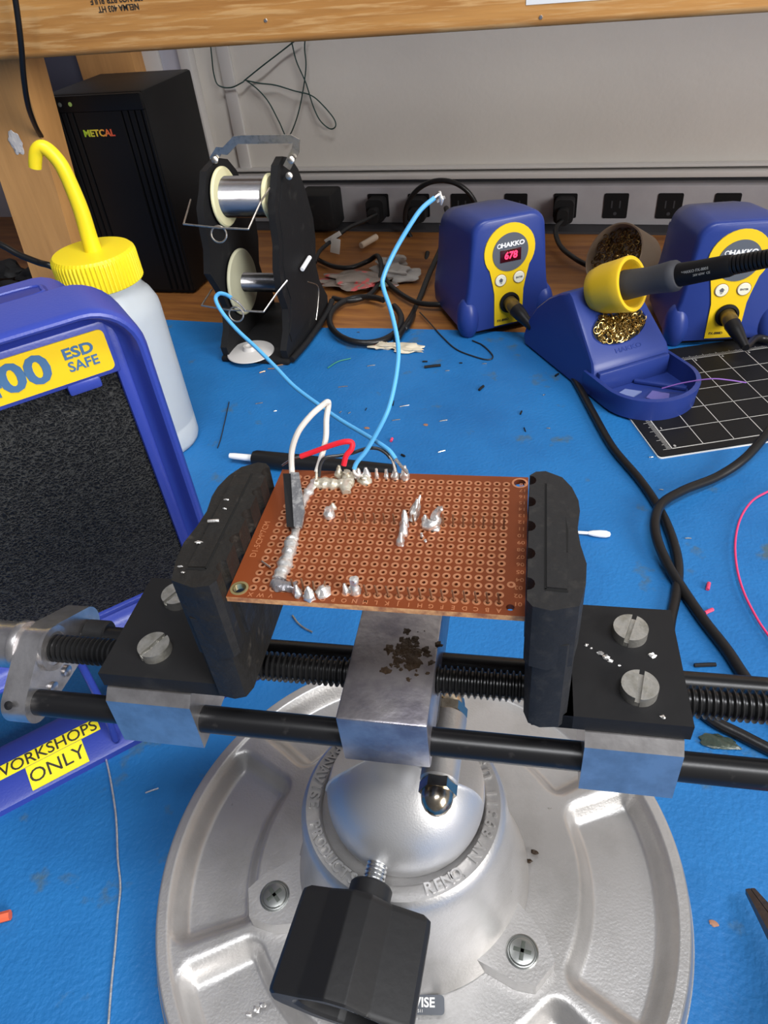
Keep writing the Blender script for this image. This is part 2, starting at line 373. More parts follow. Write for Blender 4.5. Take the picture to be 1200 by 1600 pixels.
for x in (-1395, 760):
    m = MB(); m.box(x, x + 38, SY, WALLY - 1, 267, 305, 2); spart(m, 'side_rail', WOOD)
# sawn texture strip along the lower face of the beam and ink stamps
q = aty(185, 12, SY - 40); m = MB()
for i, (t, dz, sx) in enumerate((('KD 19 SELECT', 13, 1), ('SPF NO2 BTR RULE', 6, 1), ('NELMA 403 HT', 0, 1))):
    m.text(t, 6.2, 0.25, onfront(q.x, SY - 40.0, q.z + dz) @ Matrix.Rotation(pi, 4, 'Z'), bold=0.12)
so = m.build('ink_stamp', INK, beam); 
q = aty(822, 8, SY - 40); m = MB(); m.box(q.x, q.x + 62, SY - 40.4, SY - 40, q.z, q.z + 16)
lab = m.build('paper_label', mat('label_white', (0.75, 0.75, 0.74), 0.5), beam); tag(lab, 'white printed paper label stuck to the beam')
m = MB(); m.text('VACUUM', 13, 0.25, onfront(q.x + 2, SY - 40.4, q.z + 8.5), bold=0.3, align='LEFT'); m.build('label_text', INK, beam)
for o in (so, lab): pass
q = aty(25, 224, SY + 2)
m = MB(); m.blob((q.x, q.y - 0.6, q.z), (7, 1.2, 11), 3, 0.7, 3); spart(m, 'tape_scrap', mat('torn_tape', (0.62, 0.58, 0.55), 0.3, bump=(200, 1.0)), 'crumpled scrap of whitish tape stuck on the post')
for px, py in ((845, 27), (415, 32)):
    q = aty(px, py, SY - 40); m = MB(); m.lathe([(0, 0), (1.6, 0), (1.2, 0.6), (0, 0.7)], 12, frame((q.x, SY - 40, q.z), (0, -1, 0))); spart(m, 'nail_head', STEEL)

# ---- outlet strip
rc = thing('power_outlet_strip', 'long grey metal power outlet strip along the foot of the wall', 'power strip', (-250, RACEY + 13, -3))
def rpart(m, n, mt): o = m.build(n, mt, rc); o.location = (250 * S, -(RACEY + 13) * S, 3 * S); return o
rpart(MB().box(-800, 780, RACEY, WALLY - 1, 0, 49, 2.2), 'housing', RACE)
rpart(MB().box(-800, 780, RACEY - 26, WALLY - 1, -3, 0), 'foot_shade_strip', DARKGAP)  # dark strip added to paint the shadow band at the housing's foot
for px in (512, 592, 655, 722, 806, 883, 962, 1046, 1135, 1225):
    q = aty(px, 322, RACEY); x = q.x
    m = MB(); m.prism(rrect(x - 15, x + 15, 9, 40, 2, 3), 0, 1.2, M=Matrix.Translation((0, RACEY, 0)) @ XZ)
    o = rpart(m, 'outlet', BLACKP)
    m = MB()
    for dx in (-5, 5): m.box(x + dx - 0.9, x + dx + 0.9, RACEY - 1.6, RACEY - 1.1, 22, 31)
    m.lathe([(2.2, 0), (2.2, 0.4)], 12, frame((x, RACEY - 1.1, 15), (0, -1, 0)))
    m.build('socket_slots', DARKGAP, o)

# ================================================================== VISE
PC = O(-62.456, 121.785); VA = 6.5
vise = thing('circuit_board_vise', 'silver round-based bench vise with black jaws and rods holding the brown board', 'vise', (PC.x, PC.y, 0), VA)
VM = Matrix.Translation((PC.x, PC.y, 0)) @ Matrix.Rotation(radians(VA), 4, 'Z')
VI = VM.inverted()
def onv(px, py, v):             # vise-frame point on the upright plane v = const
    n = VM.to_3x3() @ Vector((0, 1, 0)); d = ray(px, py); t = ((Vector((PC.x, PC.y, 0)) - CP).dot(n) + v) / d.dot(n); return VI @ (CP + d * t)
def vz(px, py, z): return VI @ atz(px, py, z)
BX, BY = -6.8, 10.0
# tray base as a polar relief
def sstep(a, b, x):
    t = min(1, max(0, (x - a) / (b - a))); return t * t * (3 - 2 * t)
recs = [(-29.5, 27.5), (33, 86), (92, 147), (154.5, 205.5), (211, 266), (272, 325)]
def tray_z(r, a):
    z = 13.0
    rim = sstep(117.5, 121.3, r)
    z -= 11.5 * rim ** 2
    z -= 1.2 * sstep(113.8, 112.3, r) * 1.0
    best = -9
    for lo, hi in recs:
        d1 = (a - lo + 540) % 360 - 180; d2 = (hi - a + 540) % 360 - 180
        mid = (lo + hi) / 2; da = abs((a - mid + 540) % 360 - 180); half = (hi - lo) / 2
        arc = radians(half - da) * r
        rad = min(r - 74.5, 111.5 - r)
        k = 7.0                                            # rounded corners
        if arc < k and rad < k: dd = k - sqrt(max(0, k - arc) ** 2 + max(0, k - rad) ** 2)
        else: dd = min(arc, rad)
        best = max(best, dd)
    if best > -2: z -= 8.8 * sstep(-1.6, 6.0, best)
    return z
m = MB(); rs = [0, 20, 40] + [50 + i for i in range(22)] + [72 + i * 0.8 for i in range(14)] + [83.5 + i * 1.6 for i in range(14)] + [105 + i * 0.75 for i in range(13)] + [114.3 + i * 0.55 for i in range(14)] + [121.6, 121.8]
NA = 300
vs = [(BX, BY, 13)]; fs = []
for r in rs[1:]:
    for k in range(NA):
        a = 360 * k / NA; z = tray_z(r, a)
        if r >= 121.7: z = 0.0
        vs.append((BX + r * cos(radians(a)), BY + r * sin(radians(a)), z))
for k in range(NA): fs.append((0, 1 + k, 1 + (k + 1) % NA))
for i in range(len(rs) - 2):
    for k in range(NA):
        k2 = (k + 1) % NA; a = 1 + i * NA; b = a + NA; fs.append((a + k, b + k, b + k2, a + k2))
fs.append(tuple(1 + (len(rs) - 2) * NA + k for k in range(NA)))
m.add(vs, fs); base = m.build('tray_base', CAST, vise, angle=60)
# housing cone + ring
m = MB(); HM = Matrix.Translation((BX - 1.8, BY - 0.5, 0))
m.lathe([(53, 12.5), (52, 16), (49.5, 24), (47, 34), (45, 45), (43.6, 55), (42.8, 62), (42.2, 67), (41, 70.5), (39.5, 72), (34.4, 72), (33.4, 71.2), (33, 69.5), (31.5, 68.5), (26, 68), (0, 68)], 96, HM)
# tabs with pan screws
tabs = [(-33, 60), (204, 62), (85, 60)]
for a, r in tabs:
    TM = HM @ Matrix.Rotation(radians(a), 4, 'Z')
    m.prism([(36, -17), (r + 4, -10.5), (r + 11, -6.5), (r + 12, 5.5), (r + 3, 11.5), (36, 17)], 12, 22, 1.8, TM)
housing = m.build('swivel_housing', CAST, vise, angle=40)
for a, r in tabs:
    TM = HM @ Matrix.Rotation(radians(a), 4, 'Z') @ Matrix.Translation((r, 0, 22)) @ Matrix.Rotation(radians(25), 4, 'Z')
    m = MB(); m.lathe([(6.6, -0.5), (6.6, 0.2), (6.1, 0.5), (5.8, 0.1), (5.4, 0.2), (5.0, 0.9), (3.5, 1.3), (0, 1.4)], 32, TM); sc = m.build('screw', mat('screw_steel' + str(a), (0.30, 0.31, 0.30), 0.35, metal=0.9), vise)
    m = MB(); m.box(-3.6, 3.6, -0.8, 0.8, 1.1, 1.5, 0.1, TM); m.box(-0.8, 0.8, -3.6, 3.6, 1.1, 1.5, 0.1, TM); m.build('cross_slot', mat('slot_dark' + str(a), (0.06, 0.07, 0.06), 0.5), sc)
# cast lettering round the ring
m = MB()
for word, a0, st in (('PANAVISE', 149, 5.9), ('PRODUCTS', 204, 6.2), ('INC.', 256, 5.2), ('RENO,', 294, 6.0), ('NV', 328, 7.0), ('89511', 344, 6.6), ('U.S.A.', 384, 4.6)):
    for k, ch in enumerate(word):
        A = radians(a0 + k * st - (2 if ch in ',.' else 0)); M = HM @ Matrix.Translation((36.4 * cos(A), 36.4 * sin(A), 71.6)) @ Matrix.Rotation(A + pi / 2, 4, 'Z')
        m.text(ch, 5.9, 1.3, M, bold=0.12)
m.build('cast_lettering', CAST, housing)
# little printed badge on the cone foot
A = radians(-83); M = HM @ Matrix.Rotation(A, 4, 'Z') @ Matrix.Translation((55.5, 0, 13.9)) @ Matrix.Rotation(radians(5), 4, 'Y') @ Matrix.Rotation(pi / 2, 4, 'Z')
m = MB(); m.prism(rrect(-14, 14, -3.4, 3.4, 1.5, 4), -0.2, 0.15, M=M); bd = m.build('badge', PANELG, housing)
m = MB(); m.text('PANAVISE', 4.6, 0.2, M @ Matrix.Translation((0, 0.6, 0.1)), bold=0.12); m.text('RENO, NV 89511', 1.5, 0.2, M @ Matrix.Translation((0, -2.2, 0.1))); m.build('badge_print', WHITEP, bd)
# split ball
bm = bmesh.new(); bmesh.ops.create_uvsphere(bm, u_segments=96, v_segments=64, radius=31.4)
DC = Vector((BX, BY, 79))
for v in bm.verts:
    p = v.co.copy()
    if p.z > 4:
        lim = -6.0 + 2.2 * cos(p.x * 0.16 + 0.6)
        if p.y > lim: p.y = lim + (p.y - lim) * 0.02
    v.co = p + DC
m = MB(); m.bm(bm); ball = m.build('swivel_ball', DOME, vise, angle=50)
# neck between ball and centre block, with through bolt
m = MB(); m.box(-17, 4, 6, 22, 74, 171, 2); m.box(2, 9, 4, 18, 118, 142, 2)
m.build('neck', mat('neck_dark', (0.10, 0.10, 0.105), 0.5, metal=0.5), vise)
TZ = 130; m = MB(); m.cyl((10.9, -13.5, TZ), (11.9, 12, TZ), 6.3, 32, 0.6); tb = m.build('bolt_sleeve', CAST, vise)
for y0, sg in ((-13.5, -1), (12, 1)):
    o_ = (10.9 if sg < 0 else 11.9, y0, TZ); M = frame(o_, (0, sg, 0), (1, 0, 0))
    m = MB(); m.prism(hexprof(6.2), 0, 3.6, 0.5, M); m.lathe([(5.2, 3.4), (5.2, 5), (4.8, 7), (3.6, 9), (1.9, 10.3), (0, 10.7)], 32, M); m.build('acorn_nut', NUTM, vise)
# stud and knob
K0 = Vector((-12.6, -14.5, 79)); KD = Vector((-0.085, -1, 0.0)).normalized()
m = MB(); prof = [(3.3, -4)]
for i in range(11): prof += [(4.1, i * 1.5), (4.1, i * 1.5 + 0.4), (3.3, i * 1.5 + 0.9)]
m.lathe(prof, 28, frame(K0, KD)); m.build('threaded_stud', ZINC, vise)
KM = frame(K0 + KD * 13.5, KD, (0, 0, 1))
m = MB(); m.lathe([(0, 0), (7.2, 0), (7.8, 0.8), (7.8, 9), (0, 9)], 32, KM)
kprof = [(11.2, 4.5), (11.2, -2.5), (6.6, -9.5), (6.0, -13.5), (4.4, -22), (2.5, -23.4), (-4, -23.4), (-6, -21), (-11, -10), (-12, 0), (-11, 10), (-6, 21), (-4, 23.4), (2.5, 23.4), (4.4, 22), (7.0, 13.5)]
def kr(t):
    c, s_ = cos(t), sin(t)
    for a, b in zip(kprof, kprof[1:] + kprof[:1]):
        ex, ey = b[0] - a[0], b[1] - a[1]; den = c * ey - s_ * ex
        if abs(den) < 1e-9: continue
        r_ = (a[0] * ey - a[1] * ex) / den; u_ = (a[0] * s_ - a[1] * c) / den
        if r_ > 0 and -1e-9 <= u_ <= 1 + 1e-9: return r_
    return 12
outer = [(kr(2 * pi * k / 192) * cos(2 * pi * k / 192), kr(2 * pi * k / 192) * sin(2 * pi * k / 192)) for k in range(192)]
KR = KM @ Matrix.Rotation(radians(-4), 4, 'Z')
vs = []; fs = []
def ringv(sc, h): 
    i0 = len(vs); vs.extend([(x * sc, y * sc, h) for x, y in outer]); return i0
def ringc(r, h, ky=1.0):
    i0 = len(vs); vs.extend([(r * cos(2 * pi * k / 192), ky * r * sin(2 * pi * k / 192), h) for k in range(192)]); return i0
seq = [ringc(7.5, 6.5), ringv(0.93, 6.5), ringv(0.99, 7.5), ringv(1.0, 9), ringv(1.03, 39), ringv(1.02, 40.3), ringv(0.97, 41), ringc(8.6, 41, 1.85), ringc(8.0, 40, 1.8), ringc(7.6, 18, 1.7), ringc(1, 18)]
for a, b in zip(seq, seq[1:]):
    for k in range(192): k2 = (k + 1) % 192; fs.append((a + k, a + k2, b + k2, b + k))
m.add(vs, fs, KR); m.build('clamp_knob', mat('knob_black', (0.012, 0.012, 0.013), 0.45, spec=0.4, bump=(300, 0.06)), vise, angle=30)
# rods
RF = (-26.3, 175.5); RB = (2.0, 172.0); TH = (-12.0, 183.5); U0, U1 = -107.0, 118.0
m = MB(); m.cyl((U0, RF[0], RF[1]), (U1, RF[0], RF[1]), 3.9, 32); m.build('guide_rod', ANOD, vise)
m = MB(); m.cyl((U0, RB[0], RB[1]), (U1, RB[0], RB[1]), 3.9, 32); m.build('guide_rod', ANOD, vise)
m = MB(); prof = [(3.2, 0)]; n = int((U1 - U0) / 1.7)
for i in range(n): prof += [(3.35, i * 1.7 + 0.25), (4.25, i * 1.7 + 0.7), (4.25, i * 1.7 + 1.0), (3.35, i * 1.7 + 1.45)]
m.lathe(prof, 28, frame((U0, TH[0], TH[1]), (1, 0, 0))); m.build('threaded_rod', mat('thread_black', (0.02, 0.02, 0.021), 0.3, metal=0.4), vise, angle=50)
m = MB(); m.cyl((U0, 3.2, 172.5), (U0 + 8, 3.2, 172.5), 4.6, 24, 0.6); m.build('rod_sleeve', RUBBER, vise)
# end brackets
def hull(circs, n=40):
    pts = [(cx + r * cos(2 * pi * k / n), cy + r * sin(2 * pi * k / n)) for cx, cy, r in circs for k in range(n)]
    pts = sorted(set(pts))
    def cr(o, a, b): return (a[0] - o[0]) * (b[1] - o[1]) - (a[1] - o[1]) * (b[0] - o[0])
    lo = []
    for p in pts:
        while len(lo) > 1 and cr(lo[-2], lo[-1], p) <= 0: lo.pop()
        lo.append(p)
    up = []
    for p in reversed(pts):
        while len(up) > 1 and cr(up[-2], up[-1], p) <= 0: up.pop()
        up.append(p)
    return lo[:-1] + up[:-1]
VZ = Matrix(((0, 0, 1, 0), (1, 0, 0, 0), (0, 1, 0, 0), (0, 0, 0, 1)))      # poly (v, z) extruded along u
for u in (U0 - 8, U1):
    m = MB(); m.prism(hull([(RF[0], RF[1], 6.2), (TH[0], TH[1], 6.6), (RB[0] + 3, RB[1] + 2, 6.4)]), u, u + 8, 0.7, VZ)
    br = m.build('end_bracket', MILL, vise)
    s_ = 1 if u < 0 else -1; uf = u + 8 if u < 0 else u
    m = MB(); m.lathe([(7.0, 0), (7.0, 1.1), (5.2, 1.3), (5.2, 1.0)], 32, frame((uf, TH[0], TH[1]), (s_, 0, 0))); 
    for (v_, z_) in ((-19.5, 173.5), (-12, 172)): m.lathe([(1.9, 0), (1.9, 0.7), (1.4, 1.0), (0, 1.0)], 16, frame((uf, v_, z_), (s_, 0, 0)))
    m.build('bracket_boss', MILL, br)
    if u < 0:
        m = MB(); m.lathe([(1.3, 0), (1.3, 0.4), (0, 0.8)], 14, frame((u + 3.6, RF[0] - 5.2, RF[1] + 5.2), (0, -1, 1))); m.build('set_pin', BLACKM, br)
m = MB(); m.lathe([(0, 0), (7.6, 0), (7.9, 0.6), (7.9, 2.2), (7.2, 2.8), (7.2, 46), (6.4, 47), (0, 47)], 48, frame((U0 - 8, TH[0], TH[1]), (-1, 0, 0)))
m.build('crank_hub', MILL, vise)
# centre block
m = MB(); m.box(-12, 12.2, -31, 24, 169.6, 189.6, 0.7); cb = m.build('centre_block', SATN, vise)
m = MB()
rr = random.Random(4)
for i in range(200):
    a = rr.uniform(0, 2 * pi); d = abs(rr.gauss(0, 2.9)); k = rr.uniform(0.2, 0.9) if i > 25 else rr.uniform(0.8, 1.5); m.blob((4.2 + d * cos(a), -8.5 + 1.25 * d * sin(a), 189.6), (k, k * rr.uniform(0.7, 1.4), 0.07 + 0.04 * rr.random()), i, 0.9, 2)
m.build('burnt_residue', BURN, cb)
# jaws
def wavy(u0, u1, v0, v1, inner, teeth, right=True):
    """outline seen from above: inner face (towards the board) has half-round notches"""
    pts = []
    if right:
        out = [(u0 + 1.5, v1), (u0 + 4, v1 + 0.4), (u1 - 3.5, v1 - 2), (u1 - 1.2, v1 - 6), (u1 + 0.2, v1 - 11), (u1 + 0.4, v1 - 15), (u1 - 0.4, v1 - 21), (u1 + 0.1, v1 - 27), (u1 + 1.2, v1 - 33), (u1 + 0.8, v1 - 39), (u1 - 0.8, v0 + 1.2), (u0 + 5, v0 - 0.6), (u0 + 1.2, v0 + 0.3)]
    inn = [(u0, v0 + 2)]
    for t in teeth:
        for k in range(7):
            a = -pi / 2 + pi * k / 6; inn.append((u0 + 1.7 * cos(a), t + 1.9 * sin(a)))
    inn.append((u0, v1 - 1.6))
    return out + inn
def jaw(sg, name_lab, rub):
    teeth = [-21.5, -12, -2.6, 6.4, 15]
    jz0 = 193.6
    def fl(p): return (p[0] * sg, p[1]) if sg > 0 else (p[0] * sg, p[1])
    j = MB()
    px0, px1 = (37, 76) if sg > 0 else (37, 80)
    j.prism([fl(p) for p in ((px0 + 4, -27), (px1, -27), (px1, 10), (px0 + 4, 10))] if sg < 0 else [(px0 + 6, -27), (px1, -27), (px1 - 0.8, 10), (px0 + 6, 10)], 188.8, 194.2, 0.6)
    if sg > 0:   # rounded shoulder at the foot of the upright
        j.prism([(38, -27), (48, -27), (48, 10), (38, 10)], 188.8, 194.2, 2.4)
    J = j.build('jaw', BLACKM, vise); tag(J, name_lab)
    # upright: front half-round body
    body = [fl(p) for p in ((36.2, 17), (36.0, -24.5), (37.2, -27.6), (40, -28.6), (44.5, -28), (46.4, -26), (46.8, 12), (44, 17))]
    b_ = MB(); b_.prism(body, 190.5, 222, 1.0); b_.build('jaw_upright', RUBBER if sg > 0 else rub, J)
    pad = [fl(p) for p in wavy(35.15, 46.8, -28.4, 18.6, None, teeth)]
    p_ = MB(); p_.prism(pad, 214 if sg > 0 else 208, 234.2, 0.5)
    P_ = p_.build('jaw_pad', rub, J)
    g = MB(); g.prism([fl(p) for p in ((39.4, 13.5), (39.3, -22.5), (43.6, -22.7), (43.8, 12.5))], 233.4, 234.55, 0.3); g.build('pad_insert', rub, P_)
    g = MB(); g.prism([fl(p) for p in ((39.0, 13.8), (38.8, -23.0), (39.3, -23.0), (39.4, 13.8))], 233, 234.3)
    g.prism([fl(p) for p in ((38.9, -22.7), (43.8, -22.9), (43.8, -23.5), (38.9, -23.3))], 233, 234.3)
    g.prism([fl(p) for p in ((43.7, 2), (44.3, -4), (44.0, -11), (43.7, -11))], 233, 234.4)
    g.build('pad_slit', mat('slit_black' + str(sg), (0.002, 0.002, 0.002), 0.8), P_)
    # carriage block with bevelled front top edge
    x0, x1 = (51.2, 74.6) if sg > 0 else (53.8, 79.0)
    c_ = MB(); c_.prism([(-27.4, 188.6), (-30.2, 186.0), (-31.2, 168), (8, 168), (9, 188.6)], x0 if sg > 0 else -x1, x1 if sg > 0 else -x0, 0.35, VZ)
    c_.build('carriage_block', MILL, J)
    for u, v, ang in (((63.4, 0.2, 72), (64.0, -18.2, 78)) if sg > 0 else ((-67.4, 1.6, 62), (-66.3, -18, 62))):
        M = Matrix.Translation((u, v, 194.2)) @ Matrix.Rotation(radians(ang), 4, 'Z')
        bm = bmesh.new(); bmesh.ops.create_circle(bm, cap_ends=False, segments=48, radius=4.5); bm.free()
        s_ = MB(); R_ = 4.5
        for side in (1, -1):    # two half discs with a slot between them
            poly = [(R_ * sin(t), side * max(0.62, R_ * cos(t))) for t in [(-pi / 2 + 0.138) + (pi - 0.276) * k / 20 for k in range(21)]]
            s_.prism(poly, 0, 3.1, 0.35, M)
        s_.lathe([(4.4, 0), (4.4, 1.5), (0, 1.5)], 36, M)
        s_.build('slotted_screw', mat('screw_zinc%d%d' % (sg, int(v)), (0.50, 0.49, 0.46), 0.4, metal=0.85, var=(300, (0.36, 0.35, 0.31), 0.45, 0.65), bump=(600, 0.2)), J)
    if sg > 0:
        r2 = random.Random(2); d = MB()
        for (u, v, r) in ((52, -4.5, 0.5), (55.5, -7, 0.8), (56.8, -8.2, 1.0), (57.8, -9.3, 0.7), (60, -10.5, 0.35), (68.5, -6.5, 1.0), (69, -25, 0.6), (53.2, -5.5, 0.35)): d.blob((u, v, 194.3), (r, r * 0.8, r * 0.6), u, 0.8, 2)
        d.build('solder_spatter', SOLDER, J)
    else:
        d = MB()
        for (u, v, r) in ((-42.5, 2, 0.4), (-41.6, -1.6, 0.35), (-44, -14.5, 0.6), (-45.4, -23, 0.4), (-44, -24.8, 0.3)): d.blob((u, v, 234.6), (r * 1.6, r * 0.7, r * 0.6), u, 0.8, 2)
        d.tube([(-44.2, -7, 234.9), (-42.2, -6.8, 235), (-41.4, -6.6, 234.9)], 0.42, 6)
        d.build('solder_spatter', SOLDER, P_)
jaw(1, 'right jaw with clean scalloped pad', RUBBER)
jaw(-1, 'left jaw with chewed, worn pad', RUBBERW)

# ================================================================== CIRCUIT BOARD
ZT = 227.3
pcb = thing('perforated_circuit_board', 'brown perforated circuit board clamped level between the black vise jaws', 'circuit board', (PC.x, PC.y, ZT), VA)
BT = 0.0; BB = -1.6
P = 2.54; NX, NY = 24, 18
def hx(c): return (NX - 1) / 2 * P - c * P          # column 0 = A, at the right
def hy(r): return -(NY - 1) / 2 * P + (r - 1) * P    # row 1 nearest
GX, GY = NX * P / 2, NY * P / 2
def cell(m, x0, x1, y0, y1, hole=None, seg=12):
    """rectangle of board; hole=(cx, cy, r)"""
    if not hole:
        m.add([(x0, y0, BT), (x1, y0, BT), (x1, y1, BT), (x0, y1, BT), (x0, y0, BB), (x1, y0, BB), (x1, y1, BB), (x0, y1, BB)], [(0, 1, 2, 3), (7, 6, 5, 4)]); return
    cx, cy, r = hole; vs = []; 
    for z in (BT, BB):
        for k in range(seg):
            a = 2 * pi * k / seg + pi / 4; c, s_ = cos(a), sin(a)
            t = min((x1 - cx) / c if c > 1e-9 else 1e9, (x0 - cx) / c if c < -1e-9 else 1e9, (y1 - cy) / s_ if s_ > 1e-9 else 1e9, (y0 - cy) / s_ if s_ < -1e-9 else 1e9)
            vs.append((cx + c * t, cy + s_ * t, z))
        for k in range(seg):
            a = 2 * pi * k / seg + pi / 4; vs.append((cx + r * cos(a), cy + r * sin(a), z))
    fs = []
    for k in range(seg):
        k2 = (k + 1) % seg
        fs += [(k, k2, seg + k2, seg + k), (2 * seg + k, 3 * seg + k, 3 * seg + k2, 2 * seg + k2), (seg + k, seg + k2, 3 * seg + k2, 3 * seg + k)]
    m.add(vs, fs)
def sqcell(m, x0, x1, y0, y1, hole, seg=12):
    # square around the hole first so that corners are exact, then fill strips
    cx, cy, r = hole; h = min(cx - x0, x1 - cx, cy - y0, y1 - cy)
    cell(m, cx - h, cx + h, cy - h, cy + h, hole, seg)
    if cx - h - x0 > 1e-6: cell(m, x0, cx - h, y0, y1)
    if x1 - cx - h > 1e-6: cell(m, cx + h, x1, y0, y1)
    if cy - h - y0 > 1e-6: cell(m, cx - h, cx + h, y0, cy - h)
    if y1 - cy - h > 1e-6: cell(m, cx - h, cx + h, cy + h, y1)
m = MB()
for c in range(NX):
    for r in range(1, NY + 1):
        x, y = hx(c), hy(r); cell(m, x - P / 2, x + P / 2, y - P / 2, y + P / 2, (x, y, 0.43), 12)
cell(m, -GX, GX, -25, -GY); cell(m, -GX, GX, GY, 25)
sqcell(m, -35, -GX, -25, -19.5, (-32.55, -22.1, 1.65), 24); cell(m, -35, -GX, -19.5, 25)
sqcell(m, GX, 35, -25, -19.5, (31.7, -22.6, 0.95), 20); cell(m, GX, 35, -19.5, 19.5); sqcell(m, GX, 35, 19.5, 25, (32.75, 22.3, 1.6), 24)
board = m.build('board_panel', BOARD, pcb, smooth=False)
m = MB()
m.add([(-35, -25, BT), (35, -25, BT), (35, 25, BT), (-35, 25, BT), (-35, -25, BB), (35, -25, BB), (35, 25, BB), (-35, 25, BB)], [(4, 5, 1, 0), (5, 6, 2, 1), (6, 7, 3, 2), (7, 4, 0, 3)])
m.build('board_edge', BOARDE, pcb, smooth=False)
m = MB()
def ring(m, x, y, r0, r1, seg=16, h=0.05):
    m.lathe([(r0, 0.0), (r0, h), (r1, h), (r1, 0.0)], seg, Matrix.Translation((x, y, 0)), close=False)
for c in range(NX):
    for r in range(1, NY + 1): ring(m, hx(c), hy(r), 0.44, 1.0)
ring(m, 31.7, -15.6, 0.45, 1.0)
m.build('solder_pads', COPPER, pcb)
m = MB(); ring(m, -32.55, -22.1, 1.65, 2.25, 28, 0.12); m.lathe([(1.6, 0.1), (1.6, -1.6), (1.45, -1.6), (1.45, 0.1)], 28, Matrix.Translation((-32.55, -22.1, 0)), close=False); m.build('mounting_ring', BRASS, pcb)
m = MB(); ring(m, 32.75, 22.3, 1.6, 2.15, 28, 0.08); m.build('mounting_ring', COPPER, pcb)
m = MB()
for c in range(NX):
    if c < 18 or c > 20: m.text('ABCDEFGHIJKLMNOPQRSTUVWX'[c], 1.75, 0.05, Matrix.Translation((hx(c), -23.75, 0)) @ Matrix.Rotation(pi, 4, 'Z'), bold=0.02)
for r in range(1, NY + 1): m.text('%02d' % r, 1.7, 0.05, Matrix.Translation((33.6 - 0.25 * (r < 4), hy(r) + 0.1, 0)) @ Matrix.Rotation(pi, 4, 'Z'), bold=0.02, sx=1.15)
m.text('D1-5CM*7CM', 2.3, 0.05, Matrix.Translation((-32.6, -4.5, 0)) @ Matrix.Rotation(pi / 2, 4, 'Z'), bold=0.0)
m.build('printed_legend', SILK, pcb)

# header pins
def pin(c, r, h=3.3, mt=RUSTPIN, lean=(0, 0), rr=0.30, dx=0, dy=0, name='header_pin'):
    x, y = hx(c) + dx, hy(r) + dy
    m = MB(); m.tube([(x, y, -1.4), (x, y, 0.4), (x + lean[0], y + lean[1], h)], [rr, rr, rr * 0.8], 6, 2, smooth=False); return m.build(name, mt, pcb)
for c in range(0, 13): pin(c, 1, 3.4, lean=(-0.35, -0.1))
for c in (0, 1, 2, 3, 4, 5, 6): pin(c, 11, 3.6, lean=(0.0, 0.15))
for c in (9, 10, 11, 12, 13, 14, 15, 16): pin(c, 11, 3.0, lean=(-0.2, 0.2))
def pb(px, py, z=0.0):          # pixel on the board plane + z -> board local
    q = vz(px, py, ZT + z); return Vector((q.x, q.y, z))
# solder traces and joints
def trace(pts, r, name, mt, flat=0.75, wob=0.5, seg=12):
    m = MB(); m.tube([Vector((p.x, p.y, 0.45)) for p in pts], [q * 1.25 for q in r], seg, 7, wob=wob * 0.7, flat=flat); return m.build(name, mt, pcb, angle=80)
rn = random.Random(5)
def lumps(n, lo, hi): return [rn.uniform(lo, hi) if i % 2 else rn.uniform(lo, hi) * 1.25 for i in range(n)]
trace([pb(x, y) for x, y in ((436, 908), (442, 892), (448, 878), (452, 866), (456, 850), (458, 842))], lumps(14, 1.0, 1.35), 'solder_trace', SOLDER)
trace([pb(x, y) for x, y in ((459, 846), (462, 832), (464, 818), (467, 806), (472, 792), (479, 777), (488, 762), (494, 753))], lumps(22, 0.75, 1.0), 'solder_trace', SOLDER)
trace([pb(x, y) for x, y in ((494, 757), (510, 758), (526, 759), (541, 758))], lumps(8, 1.1, 1.35), 'solder_trace', FLUX)
trace([pb(x, y) for x, y in ((541, 772), (541, 762), (546, 752), (549, 742))], [1.0, 1.4, 1.5, 1.1, 0.8], 'solder_trace', FLUX)
trace([pb(x, y) for x, y in ((428, 911), (438, 917), (450, 919), (464, 919))], [1.1, 1.35, 1.2, 1.15, 1.1], 'solder_trace', mat('grey_solder', (0.33, 0.32, 0.34), 0.4, metal=0.7, bump=(700, 0.3)))
def joint(px, py, r, h, lean=(0, 0), mt=SOLDER, tip=0.25, name='solder_joint', py_base=None):
    r *= 1.3; tip *= 1.3; p = pb(px, py); m = MB(); m.tube([(p.x, p.y, -0.1), (p.x + lean[0] * 0.25, p.y + lean[1] * 0.25, h * 0.3), (p.x + lean[0] * 0.6, p.y + lean[1] * 0.6, h * 0.65), (p.x + lean[0], p.y + lean[1], h)], [r, r * 0.95, r * 0.62, tip], 12, 5, wob=0.5)
    return m.build(name, mt, pcb, angle=80)
joint(466, 930, 0.85, 3.2, (-0.1, 0.2)); joint(484, 934, 1.05, 3.4, (-0.1, 0.3)); joint(506, 926, 1.5, 2.0, (0, -0.2), tip=0.5); joint(541, 926, 0.7, 2.6, (-0.3, 0.4)); joint(555, 926, 1.0, 4.6, (0.2, 0.2), tip=0.9)
pin(18, 1, 4.0, lean=(-0.1, 0.2)); pin(19, 1, 3.6, lean=(-0.1, 0.2)); pin(16, 1, 3.2, lean=(0.3, 0.6)); pin(17, 1, 3.2, lean=(0, 0.3))
joint(515, 807, 1.15, 2.6, (0.1, 0.6), tip=0.7); joint(520, 795, 0.8, 1.8, (0.2, 0.2), mt=FLUX)
